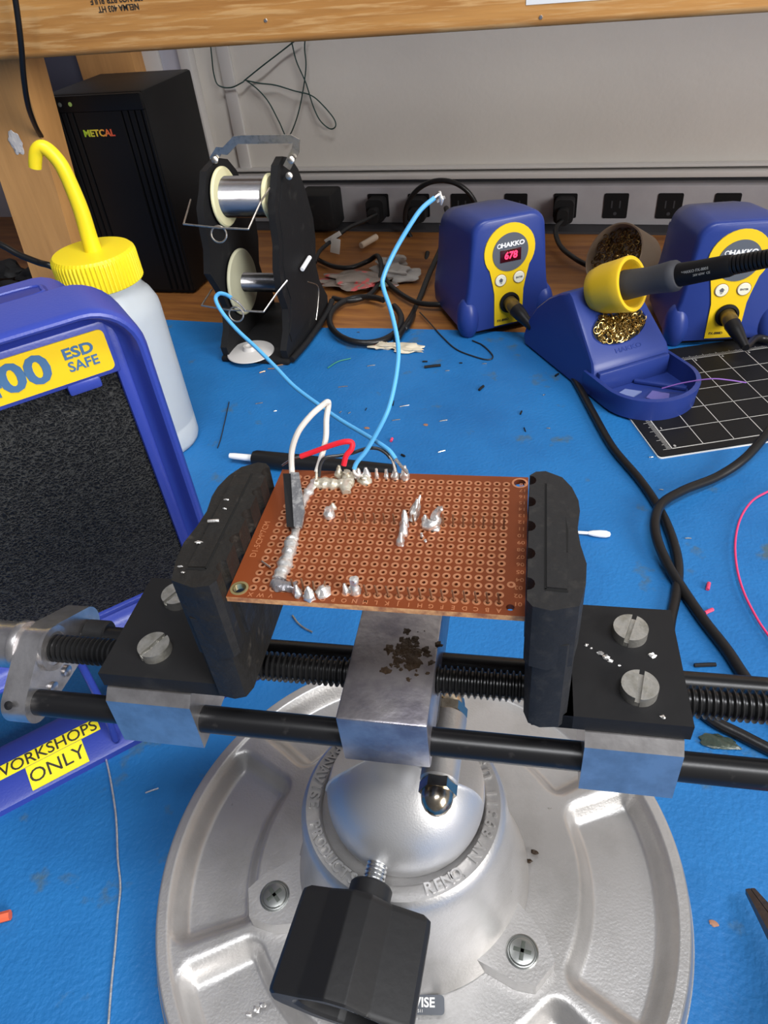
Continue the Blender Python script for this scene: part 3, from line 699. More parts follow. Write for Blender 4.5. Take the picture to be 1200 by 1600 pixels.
# spiky lumps in the middle of the board
joint(625, 850, 0.8, 3.2, (0.4, 0.8)); joint(630, 836, 1.0, 3.6, (0.3, 1.2)); joint(632, 822, 0.9, 4.2, (0, 1.5))
joint(645, 812, 0.9, 5.2, (1.2, 2.2)); joint(650, 806, 0.7, 4.8, (1.0, 2.8), tip=0.15)
m = MB(); m.tube([pb(662, 822, 0.4), pb(672, 822, 0.9), pb(680, 815, 1.2), pb(680, 803, 3.2), pb(688, 795, 5.0), pb(690, 796, 6.6)], [0.9, 1.5, 1.5, 1.1, 0.8, 0.35], 12, 6, wob=0.6); m.build('solder_joint', SOLDER, pcb, angle=80)
joint(664, 818, 0.8, 2.6, (0.1, 0.4)); joint(681, 826, 0.9, 1.0, tip=0.6); joint(659, 838, 0.35, 1.0); joint(665, 846, 0.35, 0.5)
# top row pins in solder
for px, h, r in ((633, 4.0, 1.0), (618, 3.2, 0.9), (604, 2.8, 0.55), (589, 3.0, 0.45), (573, 3.4, 1.0), (560, 3.2, 0.9)): joint(px, 747, r, h, (0.05, 0.3), tip=0.3)
joint(570, 752, 1.5, 1.6, mt=FLUX, tip=0.9); joint(530, 745, 1.0, 3.8, (0.3, 0.2), mt=FLUX); joint(543, 748, 1.4, 2.6, mt=FLUX, tip=0.8)
m = MB(); a_, b_ = pb(409, 877, 0.5), pb(423, 887, 0.5); m.cyl(a_, b_, 0.28, 8); m.build('loose_pin', ZINC, pcb)

# ---- wires soldered to the board (children of the board), in board-local mm
def wv(px, py, v): q = onv(px, py, v); return Vector((q.x, q.y, q.z - ZT))
def wire(pts, r, mt, name, parent=None, lab=None, n=8):
    m = MB(); m.tube(pts, r, 10, n); return tag(m.build(name, mt, parent or pcb), lab)
b1 = wire([wv(553, 733, 21), wv(558, 722, 22), wv(575, 700, 24), wv(600, 655, 28), wv(611, 625, 32), wv(620, 580, 38), wv(622, 540, 44), wv(612, 490, 50), wv(599, 450, 54), wv(600, 430, 56), wv(618, 390, 60), wv(645, 345, 64), wv(660, 325, 66), wv(679, 309, 68)], 0.64, WIREB, 'wire', lab='light blue wire rising to a bare end near the power strip')
wire([wv(678, 310, 68), wv(683, 306, 68.5), wv(688, 302, 69)], 0.32, ZINC, 'bare_wire_end', b1)
wire([wv(687, 299, 69), wv(688, 306, 69), wv(690, 311, 69), wv(689, 320, 69)], [0.35, 0.5, 0.7, 0.3], SOLDER, 'solder_tip', b1)
wire([wv(683, 315, 69), wv(690, 310, 69), wv(695, 308, 69)], 0.4, SOLDER, 'solder_tip', b1)
b1b = wire([wv(553, 733, 21), wv(554, 739, 20), wv(560, 743, 20), wv(566, 743, 20)], 0.42, WIREW, 'bare_wire_end', b1)
b2 = wire([wv(618, 717, 22), wv(607, 703, 24), wv(585, 688, 28), wv(560, 673, 33), wv(530, 655, 38), wv(500, 634, 44), wv(460, 604, 52), wv(430, 573, 59), wv(400, 543, 65), wv(370, 515, 70), wv(347, 488, 74), wv(337, 468, 76), wv(342, 459, 77), wv(352, 460, 77), wv(361, 465, 76)], 0.64, WIREB, 'wire', lab='light blue wire looping left towards the solder reel stand')
wire([wv(618, 717, 22), wv(626, 727, 21), wv(637, 740, 20)], 0.42, ZINC, 'bare_wire_end', b2)
wire([wv(361, 465, 76), wv(374, 474, 75), wv(384, 486, 74)], 0.3, ZINC, 'bare_wire_end', b2)
ww = wire([wv(458, 748, 16), wv(456, 735, 20), wv(456, 705, 22), wv(466, 675, 24), wv(485, 650, 27), wv(503, 634, 30), wv(512, 628, 31), wv(513, 634, 31), wv(510, 655, 29), wv(509, 685, 26), wv(502, 715, 23), wv(495, 738, 20)], 0.82, WIREW, 'wire', lab='white wire bent to a sharp peak above the board')
wire([wv(495, 736, 20), wv(494, 750, 17.5)], 0.4, FLUX, 'bare_wire_end', ww)
wr = wire([wv(470, 713, 24), wv(490, 706, 24), wv(520, 695, 24), wv(540, 690, 24), wv(550, 692, 24), wv(549, 702, 23), wv(541, 712, 22), wv(537, 727, 21)], 0.78, WIRER, 'wire', lab='short red wire hooked over the far edge of the board')
wire([wv(470, 713, 24), wv(455, 718, 24), wv(441, 727, 24)], 0.3, ZINC, 'bare_wire_end', wr)
wk = wire([wv(498, 745, 19), wv(501, 725, 21), wv(509, 715, 22), wv(530, 712, 23), wv(550, 708, 24), wv(572, 701, 25), wv(590, 701, 25), wv(603, 708, 24), wv(610, 716, 23)], 0.5, WIREK, 'wire', lab='short black wire arching behind the red one')
wire([wv(603, 708, 24), wv(613, 719, 22.5), wv(618, 738, 20)], 0.42, STEEL, 'bare_wire_end', wk)
# tape over the white wire
m = MB(); q = [wv(443, 741, 17), wv(468, 741, 17), wv(477, 800, 3.5), wv(472, 826, -1), wv(449, 824, -1.5), wv(446, 790, 5)]
q = [Vector((p.x, p.y, max(p.z, 0.4))) for p in q]
t1 = [q[0], q[0].lerp(q[1], 0.5), q[3].lerp(q[4], 0.5), q[4]]; t2 = [q[0].lerp(q[1], 0.5), q[1], q[2], q[3], q[3].lerp(q[4], 0.5)]
def slab(m, pts, th):
    n = len(pts); m.add([p + Vector((0, 0, 0)) for p in pts] + [p + Vector((0, -0.3, th)) for p in pts], [tuple(range(n))[::-1], tuple(range(n, 2 * n))] + [(i, (i + 1) % n, n + (i + 1) % n, n + i) for i in range(n)])
slab(m, t1, 0.5); tp = m.build('tape', TAPE, pcb, angle=20); m = MB(); slab(m, t2, 0.9); m.build('tape_fold', TAPEL, tp, angle=20)
# ================================================================== SMOKE EXTRACTOR
q = O(-202, 201)
ex = thing('smoke_extractor', 'blue smoke extractor with black foam filter and yellow front labels', 'fume extractor', (q.x, q.y, 0), 47.8)
EM = Matrix.Translation((q.x, q.y, 0)) @ Matrix.Rotation(radians(47.8), 4, 'Z'); EI = EM.inverted()
def ez(px, py, z): return EI @ atz(px, py, z)
W0 = -170.0
def ringprism(outer, inner, y0, y1, rnd=0.0):
    """frame between two outlines (x, z), from y0 (front) to y1 (back), rounded on the front"""
    m = MB(); n = len(outer); loops = []
    def mixp(t): return [(a[0] * (1 - t) + b[0] * t, a[1] * (1 - t) + b[1] * t) for a, b in zip(outer, inner)]
    steps = [(0.0, y1), (0.0, y0 + 4), (0.04, y0 + 1.8), (0.11, y0 + 0.4), (0.2, y0), (0.29, y0 + 0.5), (0.36, y0 + 2), (0.44, y0 + 5), (0.6, y0 + 8), (0.82, y0 + 9.5), (0.86, y0 + 8.6), (0.96, y0 + 8.6), (1.0, y0 + 9.6), (1.0, y1)]
    vs = []
    for t, y in steps: vs += [(x, y, z) for x, z in mixp(t)]
    L = len(steps); fs = [(i * n + k, i * n + (k + 1) % n, ((i + 1) % L) * n + (k + 1) % n, ((i + 1) % L) * n + k) for i in range(L) for k in range(n)]
    return m.add(vs, fs)
m = ringprism(rrect(W0, 0, 88, 246, 20, 8), rrect(W0 + 13.5, -13.5, 101, 236, 10, 8), -9, 22, 5.0)
m.build('front_frame', EBLUE, ex)
m = MB(); m.prism(rrect(W0 + 13, -13, 91, 241, 14, 6), 0, 42, 5, M=Matrix.Translation((0, 56, 0)) @ XZ); 
M = Matrix.Translation((0, 0, 0)); 
body = m.build('body', EBLUE, ex)
m = MB()
m.tube([(x, y, 241.2) for x, y in ((-62, 34), (-30, 34), (-26, 39), (-30, 45), (-62, 45))], 0.9, 8, 4, smooth=True); m.build('recess_rim', EBLUE, body)
m = MB(); m.prism(rrect(-75, -24, 32, 47, 6, 5), 241, 241.4); m.build('handle_recess', mat('recess_blue', (0.02, 0.03, 0.22), 0.4), body)
m = MB(); m.box(W0 + 9, -9, 0, 6, 96, 100, 1); m.box(-14, -9, -1, 6, 98, 238, 1.2); m.box(W0 + 9, W0 + 14, -1, 6, 98, 238, 1.2); m.box(W0 + 12, -12, -1.5, 6, 216, 238, 1.2)
m.box(-34, -21, -2.2, 3, 212.5, 217.5, 1.0); m.box(W0 + 21, W0 + 34, -2.2, 3, 212.5, 217.5, 1.0)
m.build('filter_holder', EBLUE, ex)
m = MB(); m.box(W0 + 12, -12, 1.5, 12, 97, 218, 1.0); m.build('foam_filter', FOAM, ex)
m = MB(); m.prism(rrect(W0 + 14, -14, 218.3, 235.2, 2.2, 4), 0, 0.6, M=onfront(0, -1.5, 0)); lb = m.build('name_label', YELLOW, ex)
tag(lb, 'yellow front label with blue lettering')
m = MB(); m.text('HAKKO FA-400', 15.5, 0.25, onfront(-36.5, -2.1, 226.8), bold=0.55, align='RIGHT', sx=1.2); m.build('label_lettering', LABELB, lb)
m = MB(); m.text('ESD', 6.0, 0.25, onfront(-25.2, -2.1, 229.6), bold=0.18, sx=1.15); m.text('SAFE', 5.6, 0.25, onfront(-24.8, -2.1, 224.2), bold=0.1, sx=1.0); m.build('label_lettering', LABELB, lb)
# base rail, sloping to the front, and struts
m = MB()
YZ = VZ
m.prism([(0, 0), (2, 0), (34, 0), (34, 12), (30, 13), (2, 5), (0, 4)], W0 + 4, 5, 1.0, YZ)
m.box(-8, 5, 30, 78, 0, 9, 1.5); m.box(W0 + 4, W0 + 17, 30, 78, 0, 9, 1.5)
bs = m.build('base_frame', EBLUE, ex)
for x in (-80,):
    m = MB(); m.tube([(x + 2, -3, 92), (x, 2, 40), (x - 3, 4, 8)], 2.0, 12, 4); m.build('strut', EBLUE, ex)
for x in (-9, W0 + 9):
    m = MB(); m.prism([(12, 4), (40, 4), (52, 92), (24, 100)], x - 4, x + 4, 1.5, YZ); m.build('stand_arm', EBLUE, ex)
# two stickers on the sloping face of the rail
def onrail(px, py):
    # intersect the view ray with the sloping face z = 5 + (y-2)*8/28 in local space
    o = EI @ CP; d = EI.to_3x3() @ ray(px, py); k = 8 / 28.0
    t = (5 - 2 * k + k * o.y - o.z) / (d.z - k * d.y); return o + d * t
ang = math.atan2(8, 28)
def railM(x, y): return Matrix.Translation((x, y, 5 + (y - 2) * 8 / 28.0)) @ Matrix.Rotation(ang, 4, 'X')
a = onrail(150, 1122); b = onrail(157, 1138); c = onrail(0, 1216); d = onrail(128, 1157); e = onrail(140, 1190); f = onrail(38, 1198); g = onrail(52, 1235)
ys1 = max(a.y, 4); y1 = (b.y + c.y) / 2; x1 = (a.x + b.x) / 2
SC_ = sqrt(1 + (8 / 28.0) ** 2)
ytop = min(29.5, ys1); ymid = (d.y + y1) / 2
m = MB(); hgt = (ytop - ymid) * SC_; M = railM(0, (ytop + ymid) / 2); m.box(W0 + 20, x1, -hgt / 2, hgt / 2, 0, 0.35, M=M); s1 = m.build('sticker', STICK, ex); tag(s1, 'yellow sticker reading WORKSHOPS')
m = MB(); m.text('FOR WORKSHOPS', hgt * 1.22, 0.12, M @ Matrix.Translation((x1 - 1.0, 0, 0.35)), bold=0.06, align='RIGHT', sx=1.02); m.build('sticker_lettering', INK, s1)
yb = (e.y + g.y) / 2; ytp = ymid - 0.3; hg2 = (ytp - yb) * SC_; M2 = railM(0, (ytp + yb) / 2); xa, xb2 = (f.x + g.x) / 2, (d.x + e.x) / 2
m = MB(); m.box(xa, xb2, -hg2 / 2, hg2 / 2, 0, 0.35, M=M2); s2 = m.build('sticker', STICK, ex); tag(s2, 'yellow sticker reading ONLY')
m = MB(); m.text('ONLY', hg2 * 0.80, 0.12, M2 @ Matrix.Translation(((xa + xb2) / 2, 0, 0.35)), bold=0.03, sx=1.0); m.build('sticker_lettering', INK, s2)
print('RAIL', a, b, c, d, e, f, g, 'sizes', hgt, hg2)

# ================================================================== WASH BOTTLE
q = O(-423, 399)
bt = thing('wash_bottle', 'hazy plastic wash bottle with ribbed yellow cap and bent yellow spout', 'bottle', (q.x, q.y, 0), 0)
RB_ = 37.0
out = [(RB_ - 5, 0), (RB_ - 1.2, 1.2), (RB_, 5), (RB_, 20), (RB_ - 0.5, 21.5), (RB_ , 23), (RB_, 121), (RB_ - 0.6, 127), (RB_ - 4, 135), (RB_ - 9, 141.5), (28.2, 144), (27.6, 145.5), (27.6, 153)]
inn = [(r - 1.1, max(h, 1.4)) for r, h in out][::-1]
m = MB(); m.lathe([(0, 0)] + out + inn + [(0, 1.4)], 64, close=False); m.build('bottle_body', BOTTLE, bt, angle=60)
m = MB(); m.lathe([(0, 1.6), (RB_ - 4, 1.6), (RB_ - 1.5, 5), (RB_ - 1.4, 26), (0, 26)], 64, close=False); m.build('liquid', LIQ, bt)
m = MB(); vs = []; fs = []; nn = 240; prof = [(30.2, 148, 0), (30.8, 148.6, 1), (30.6, 167, 1), (30.2, 169.5, 0.6), (28.6, 171.4, 0), (24, 171.9, 0)]
for r, h, k_ in prof:
    for k in range(nn):
        a = 2 * pi * k / nn; rr_ = r + (0.75 * (1 if (k % 4) < 2 else -0.6)) * k_ * 0.8; vs.append((rr_ * cos(a), rr_ * sin(a), h))
for i in range(len(prof) - 1):
    for k in range(nn): k2 = (k + 1) % nn; fs.append((i * nn + k, i * nn + k2, (i + 1) * nn + k2, (i + 1) * nn + k))
fs.append(tuple((len(prof) - 1) * nn + k for k in range(nn))); fs.append(tuple(range(nn))[::-1])
m.add(vs, fs); cp = m.build('ribbed_cap', CAPY, bt)
# spout follows an upright plane through the bottle axis
BO = Vector((q.x, q.y, 0))
def bp(px, py, off=0.0):
    d = ray(px, py); n = Vector((0.35, -1, 0)).normalized(); t = (BO - CP).dot(n) / d.dot(n); return CP + d * t - BO
sp_ = [bp(146, 392), bp(139, 370), bp(127, 330), bp(112, 292), bp(98, 262), bp(85, 244), bp(73, 233), bp(64, 230), bp(57, 237), bp(55, 250), bp(55, 262)]
m = MB(); m.tube(sp_, [6.4, 6.0, 5.6, 5.2, 5.0, 4.9, 4.8, 4.6, 4.5, 4.4, 4.2], 20, 6); m.build('spout', CAPY, bt)
m = MB(); m.tube([(0, 0, 8), (0, 0, 147)], 2.6, 12, 2, smooth=False); m.build('dip_tube', BOTTLE, bt)
m = MB(); m.box(-3, 3, -0.3, 0.3, 78, 86, M=Matrix.Rotation(radians(52), 4, 'Z') @ Matrix.Translation((0, -RB_ - 0.1, 0))); m.build('paper_mark', STICK, bt)

# ================================================================== TALL BLACK POWER UNIT
q = O(-703, 668); 
mu = thing('soldering_power_unit', 'tall black power unit with ribbed front and small coloured name, beside the shelf post', 'power unit', (q.x, q.y, -3), 1.0)
MH = 224.0; MW = 123.0; MD = 118.0
m = MB(); m.box(0, MW, 3, MD, 3, MH, 3.5)
ub = m.build('case', BLACKP, mu)
# front panel with vertical ribs left and right of a flat field
pts = [(0.5, 3)]
x = 3.0
def rib(x): return [(x, 0.5), (x + 4.6, 0.5), (x + 5.2, 3.0), (x + 7.2, 3.0), (x + 7.8, 0.5)]
pts = [(2, 5), (2, 0.5)]
for i in range(4): pts += rib(2 + i * 8.0)[1:]
for i in range(4): pts += rib(MW - 36 + i * 8.0)
pts += [(MW - 2, 0.5), (MW - 2, 5)]
m = MB(); m.prism(pts, 6, MH - 18, 0, smooth if False else None) if False else m.prism(pts, 6, MH - 18)
m.build('ribbed_front', BLACKP, mu, angle=25)
m = MB(); m.box(1, MW - 1, -0.5, 6, MH - 18, MH - 1.5, 2.0); hd = m.build('head_panel', BLACKP, mu)
for x_, mt in ((21, mat('dim_lamp', (0.12, 0.13, 0.12), 0.3)), (34, mat('green_lamp', (0.12, 0.16, 0.05), 0.3, emit=((0.35, 0.5, 0.12), 0.25)))):
    m = MB(); m.lathe([(2.2, 0), (2.2, 0.5), (0, 1.0)], 16, frame((x_, -0.5, MH - 9.5), (0, -1, 0))); m.build('indicator_lamp', mt, hd)
m = MB(); m.text('METCAL', 9.5, 0.3, onfront(58, 0.5, MH - 39), bold=0.30, sx=1.1); m.build('name_print', GRAD, mu)
m = MB(); m.box(6, MW - 6, 8, MD - 6, 0, 3); m.build('base_pad', DARKGAP, mu)

# ================================================================== SOLDER REEL STAND
q = O(-418, 610)
rs_ = thing('solder_reel_stand', 'black two-reel solder stand with steel handle and wire guides', 'reel stand', (q.x, q.y, 0), 1.0)
RM = Matrix.Translation((q.x, q.y, 0)) @ Matrix.Rotation(radians(1), 4, 'Z'); RI = RM.inverted()
def sx_(px, py, x): 
    n = RM.to_3x3() @ Vector((1, 0, 0)); d = ray(px, py); o = RM.translation; t = ((o - CP).dot(n) + x) / d.dot(n); return RI @ (CP + d * t)
def sy_(px, py, y):
    n = RM.to_3x3() @ Vector((0, 1, 0)); d = ray(px, py); o = RM.translation; t = ((o - CP).dot(n) + y) / d.dot(n); return RI @ (CP + d * t)
plate = [(-62, 4), (-48, 4), (52, 4), (64, 4), (66, 16), (50, 40), (46, 60), (56, 84), (58, 104), (50, 132), (38, 158), (24, 172), (6, 178), (-8, 174), (-18, 160), (-30, 148), (-34, 132), (-36, 112), (-46, 92), (-48, 70), (-42, 50), (-50, 30), (-64, 16)]
for x0 in (-36, 30):
    pp_ = plate if x0 > 0 else [(y - (14 if 80 < z < 175 and y < 0 else 0), z) for y, z in plate]
    m = MB(); m.prism(pp_, x0, x0 + 7, 1.8, YZ); pl = m.build('side_plate', BLACKM, rs_)
    xo = x0 - 0.6 if x0 < 0 else x0 + 7
    m = MB(); m.prism([(y * 0.80 + 1, 90 + (z - 90) * 0.84) for y, z in plate], xo, xo + 0.8, 0.2, YZ); m.build('raised_field', BLACKM, pl)
m = MB(); m.box(-38, 38, -66, 68, 0, 6, 2.5); m.build('base', BLACKM, rs_)
m = MB(); m.tube([(40, -62, 5), (43, -20, 5), (43, 40, 6), (40, 70, 8)], 3.2, 12, 6); m.build('base_rim', BLACKM, rs_)
for (py_, z, rc_, rf, mt, nm, lab) in ((-6, 146, 18.5, 27, SPOOLP, 'solder_reel', 'cream solder reel, nearly full, upper one on the black stand'), (-8, 62, 9.5, 33, SPOOLP2, 'solder_reel', 'dull cream solder reel, nearly empty, lower one on the black stand')):
    p = RM @ Vector((0, py_, z))
    rl = thing(nm, lab, 'solder reel', (p.x, p.y, p.z - rf), 1.0, 'solder reels on the stand')
    for x, rg in ((-25.5, rf), (22.5, rc_ + 2)):
        m = MB(); m.lathe([(4, 0), (rg, 0), (rg, 1.2), (rg - 1.5, 2.6), (rc_, 3), (4, 3)], 56, frame((x, 0, rf), (1, 0, 0)), close=False); m.build('flange', mt, rl)
    m = MB(); prof = [(rc_ - 1, -22.5)]
    k = -22.5
    while k < 22: prof += [(rc_ - 0.28, k), (rc_, k + 0.35), (rc_ - 0.28, k + 0.7)]; k += 0.8
    m.lathe(prof, 48, frame((0, 0, rf), (1, 0, 0))); m.build('wound_solder', mat('solder_wire_%d' % z, (0.34, 0.34, 0.36), 0.25, metal=1.0), rl)
    m = MB(); m.cyl((-29, py_, z), (30, py_, z), 3.6, 16); m.build('axle', BLACKP, rs_)
# handle: bent steel strap
m = MB(); hp = [sy_(333, 250, -4), sy_(342, 235, -4), sy_(352, 236, -4), sy_(368, 219, -4), sy_(378, 218, -4), sy_(455, 217, -4), sy_(463, 220, -4), sy_(462, 234, -4), sy_(448, 262, -6)]
def strap(m, pts, wv_, th):
    vs = []; fs = []; n = len(pts)
    for i, p in enumerate(pts):
        t = (pts[min(i + 1, n - 1)] - pts[max(i - 1, 0)]).normalized(); sd_ = Vector((-t.z, 0, t.x)).normalized()
        for k, dy in ((-1, -th), (1, -th), (1, th), (-1, th)): vs.append(p + sd_ * k * wv_ + Vector((0, dy, 0)))
    for i in range(n - 1):
        for k in range(4): k2 = (k + 1) % 4; fs.append((i * 4 + k, i * 4 + k2, i * 4 + 4 + k2, i * 4 + 4 + k))
    fs += [(0, 1, 2, 3), tuple(4 * (n - 1) + k for k in range(4))]; m.add(vs, fs)
strap(m, hp, 3.6, 0.7); m.build('handle', STEEL, rs_, angle=20)
for p in (sy_(336, 250, -6), sy_(455, 250, -8), sy_(452, 275, -10)):
    m = MB(); m.lathe([(3.4, 0), (3.2, 1.6), (2, 2.4), (0, 2.6)], 20, frame(p, (0.2, -1, 0.25))); m.build('rivet', STEEL, rs_)
# wire guides
def guide(pts, name='wire_guide'):
    m = MB(); P_ = []
    for a, b in zip(pts, pts[1:]): P_ += [a.lerp(b, t) for t in (0.04, 0.5, 0.96)]
    m.tube([pts[0]] + P_ + [pts[-1]], 0.85, 8, 3); return m.build(name, STEEL, rs_)
g1 = [sy_(298, 312, -36), sy_(287, 350, -70), sy_(342, 356, -74), sy_(388, 358, -74), sy_(407, 316, -50), sy_(421, 294, -26)]
g2 = [sy_(331, 452, -40), sy_(315, 477, -66), sy_(355, 484, -72), sy_(412, 487, -72), sy_(434, 456, -52), sy_(449, 438, -42)]
for g_, rc2, (cx_, cy_) in ((g1, 6, (342, 366)), (g2, 6, (369, 491))):
    gd = guide(g_); c_ = sy_(cx_, cy_, -74)
    m = MB(); m.tube([c_ + Vector((7.6 * cos(t), 2 * sin(t), 6.6 * sin(t))) for t in [2 * pi * k / 20 for k in range(21)]], 0.85, 8, 1, smooth=False); m.build('guide_loop', STEEL, gd)
m = MB(); m.tube([sx_(481, 440, 38), sx_(497, 448, 38), sx_(497, 475, 38), sx_(494, 500, 38)], 0.6, 8, 5); m.build('side_clip', STEEL, rs_)
# hanging solder strand
m = MB(); m.tube([sy_(366, 500, -72), sy_(363, 530, -74), sy_(361, 560, -78), sy_(362, 578, -80)], 0.35, 6, 4); tag(centred(m, 'solder_strand', SOLDER), 'thin solder strand hanging from the lower reel guide', 'solder wire')
# frosted disc lying in front of the stand
p = atz(392, 550, 6.3); m = MB(); m.lathe([(0, 3.0), (3, 3.2), (4, 7.5), (6.5, 7.5), (8, 3.6), (16, 2.4), (24, 0.8), (24.5, 0), (0, 0)], 48, Matrix.Translation(p), close=False)
tag(centred(m, 'spool_flange', DISCM, base=(p.x, p.y, 6.3)), 'pale translucent spool flange lying on the front of the reel stand base', 'spool flange')

# ================================================================== SOLDERING STATIONS
def station(cx, cy, rz, label, digits):
    o = thing('soldering_station', label, 'soldering station', (cx, cy, 0), rz, 'blue soldering stations at the back')
    sec = [(0, 46), (8, 48.5), (30, 48), (55, 43), (80, 40), (100, 38.5), (112, 36.5)]   # height, half width
    m = MB(); vs = []; fs = []
    def section(y, inset, top):
        pts = []
        for h, wd_ in [(6, 47), (20, 47.5), (34, 46), (46, 43), (64, 41), (84, 39.5), (top - 16, 38)]: pts.append((wd_ - inset, h))
        for k in range(1, 8):
            a = pi / 2 * k / 7; pts.append((38 - inset - 15 + 15 * cos(a), top - 16 + 16 * sin(a)))
        full = pts + [(-x, h) for x, h in pts[::-1]]
        return [(x, y, h) for x, h in full]
    ys = [(0.2, 3.5, 112.6), (1.2, 1.4, 114.6), (4, 0.2, 115.6), (8, 0, 115.8), (30, 0, 114), (70, 1.0, 108), (96, 3.0, 101), (103, 6, 95)]
    n = None
    for y, ins, top in ys:
        s_ = section(y, ins, top); n = len(s_); vs += s_
    for i in range(len(ys) - 1):
        for k in range(n - 1): fs.append((i * n + k, i * n + k + 1, (i + 1) * n + k + 1, (i + 1) * n + k))
        fs.append((i * n + n - 1, i * n, (i + 1) * n, (i + 1) * n + n - 1))
    fs += [tuple(range(n))[::-1], tuple((len(ys) - 1) * n + k for k in range(n))]
    m.add(vs, fs); case = m.build('case', HBLUE, o, angle=50)
    for sg in (-1, 1):      # rounded feet cheeks
        m = MB(); m.blob((sg * 41, 8, 19), (11.5, 13, 22), 1, 0.0, 3); m.build('cheek', HBLUE, case, angle=80)
    m = MB(); m.box(-40, 40, 6, 96, 0, 7, 2); m.build('foot_plate', BLACKM, o)
    # keyhole yellow panel with grey disc
    R0, zc = 26.5, 83
    pan = []
    for k in range(25):
        a = radians(-38 + (256) * k / 24); pan.append((R0 * cos(a), zc + R0 * sin(a)))
    pan += [(-17.5, 52), (-15.6, 42), (-15.2, 8), (15.2, 8), (15.6, 42), (17.5, 52)]
    m = MB(); m.prism(pan, 0, 1.4, 0.5, M=onfront(0, 0.4, 0)); pn = m.build('control_panel', YELLOW, o)
    m = MB(); m.lathe([(18.6, 0), (18.6, 0.5), (0, 0.5)], 48, frame((0.5, -1.0, 82), (0, -1, 0))); dk = m.build('display_disc', PANELG, pn)
    m = MB(); m.text('HAKKO', 6.0, 0.3, onfront(2.6, -1.55, 89.5), bold=0.25, sx=1.15)
    m.lathe([(2.3, 0), (2.3, 0.3), (1.5, 0.3), (1.5, 0)], 20, frame((-11.4, -1.5, 89.5), (0, -1, 0)), close=False); m.build('brand_print', WHITEP, dk)
    m = MB(); m.box(-10.5, 11.5, -2.0, -1.4, 73, 85, 0.2); sc = m.build('display_window', SCREEN, dk)
    if digits:
        m = MB(); m.text(digits, 9.5, 0.3, onfront(0.5, -2.0, 79), bold=0.25, sx=0.95, shear=0.1); m.build('lit_digits', LED, sc)
    for x, lb_ in ((-9.2, 0), (10.2, 1)):
        m = MB(); m.lathe([(5.8, 0), (5.8, 0.6), (5.4, 1.1), (0, 1.2)], 32, frame((x, -1.0, 55.5), (0, -1, 0))); bn = m.build('button', CREAM, pn)
        m = MB()
        if lb_: m.text('ENTER', 2.4, 0.2, onfront(x, -2.2, 55.5), bold=0.05)
        else:
            m.prism([(-1.6, -1.2), (1.6, -1.2), (1.6, 0.6), (2.6, 0.6), (0, 3.0), (-2.6, 0.6), (-1.6, 0.6)], 0, 0.15, M=onfront(x, -2.15, 55.2)); m.text('UP', 1.6, 0.2, onfront(x, -2.2, 52.9), bold=0.02)
        m.build('button_print', PANELG, bn)
        m = MB(); m.lathe([(6.4, 0), (6.4, 0.35), (5.8, 0.35)], 32, frame((x, -1.0, 55.5), (0, -1, 0)), close=False); m.build('button_ring', mat('ring_brown%s%d' % (name_id(), lb_), (0.30, 0.16, 0.04), 0.5), bn)
    m = MB(); m.text('FX-888D', 3.4, 0.2, onfront(-6, -1.1, 13), bold=0.05); m.build('model_print', INK, pn)
    m = MB(); m.lathe([(10.5, 0), (10.5, 2), (8.2, 2.6), (8.2, 1.2), (0, 1.2)], 36, frame((0.5, -1.0, 31), (0, -1, 0)), close=False); m.build('socket', BLACKP, pn)
    return o
_nid = [0]
def name_id(): _nid[0] += 1; return str(_nid[0])
qL = O(-180, 675); qR = O(22, 690)
stL = station(qL.x, qL.y, 33, 'blue soldering station with lit red display reading 678, on the blue mat', '678')
stR = station(qR.x, qR.y, 13, 'blue soldering station with dark display, partly behind the iron in its holder', None)
def stp(q, rz, x, y, z): return Matrix.Translation((q.x, q.y, 0)) @ Matrix.Rotation(radians(rz), 4, 'Z') @ Vector((x, y, z))
def plug(q, rz, cablepts, label, dy=0):
    a = stp(q, rz, 0.5, -2, 31); b = stp(q, rz, 0.8, -10, 30); c = stp(q, rz, 3, -24, 26); d = stp(q, rz, 7, -42, 19)
    o = thing('station_cord', label, 'cord', (c.x, c.y, 0), 0)
    off = Vector((c.x, c.y, 0))
    m = MB(); m.tube([p - off for p in (a, b, b.lerp(c, 0.4))], [7.2, 7.2, 6.6], 20, 3); m.build('plug_collar', mat('plug_collar' + name_id(), (0.16, 0.11, 0.035), 0.3, metal=0.6), o)
    m = MB(); m.tube([p - off for p in (b.lerp(c, 0.4), c, d)], [7.4, 6.6, 3.6], 20, 5); m.build('plug_boot', CABLE, o)
    m = MB(); m.tube([p - off for p in [d] + cablepts], 3.2, 14, 10); m.build('cable', CABLE, o)
plug(qL, 33, [atz(838, 512, 9), atz(855, 532, 4), atz(878, 562, 3.4), atz(902, 600, 3.4), atz(928, 648, 3.4), atz(958, 700, 3.2), atz(1000, 750, 3.2), atz(1030, 795, 3.2), atz(1050, 840, 3.2), atz(1060, 885, 3.2), atz(1056, 930, 3.2), atz(1046, 985, 3.2), atz(1050, 1050, 3.2), atz(1100, 1115, 3.2), atz(1165, 1152, 3.2), atz(1260, 1200, 3.2)], 'black cord from the lit station, running down the mat and under the vise')
plug(qR, 13, [atz(1190, 528, 10), atz(1250, 560, 4), atz(1330, 640, 3.2)], 'black cord from the dark station, leaving at the right edge')
def cord(pts, r, name, label, cat='cord', mt=CABLE, n=10, group=None, seg=12):
    m = MB(); m.tube(pts, r, seg, n); return tag(centred(m, name, mt), label, cat, group)
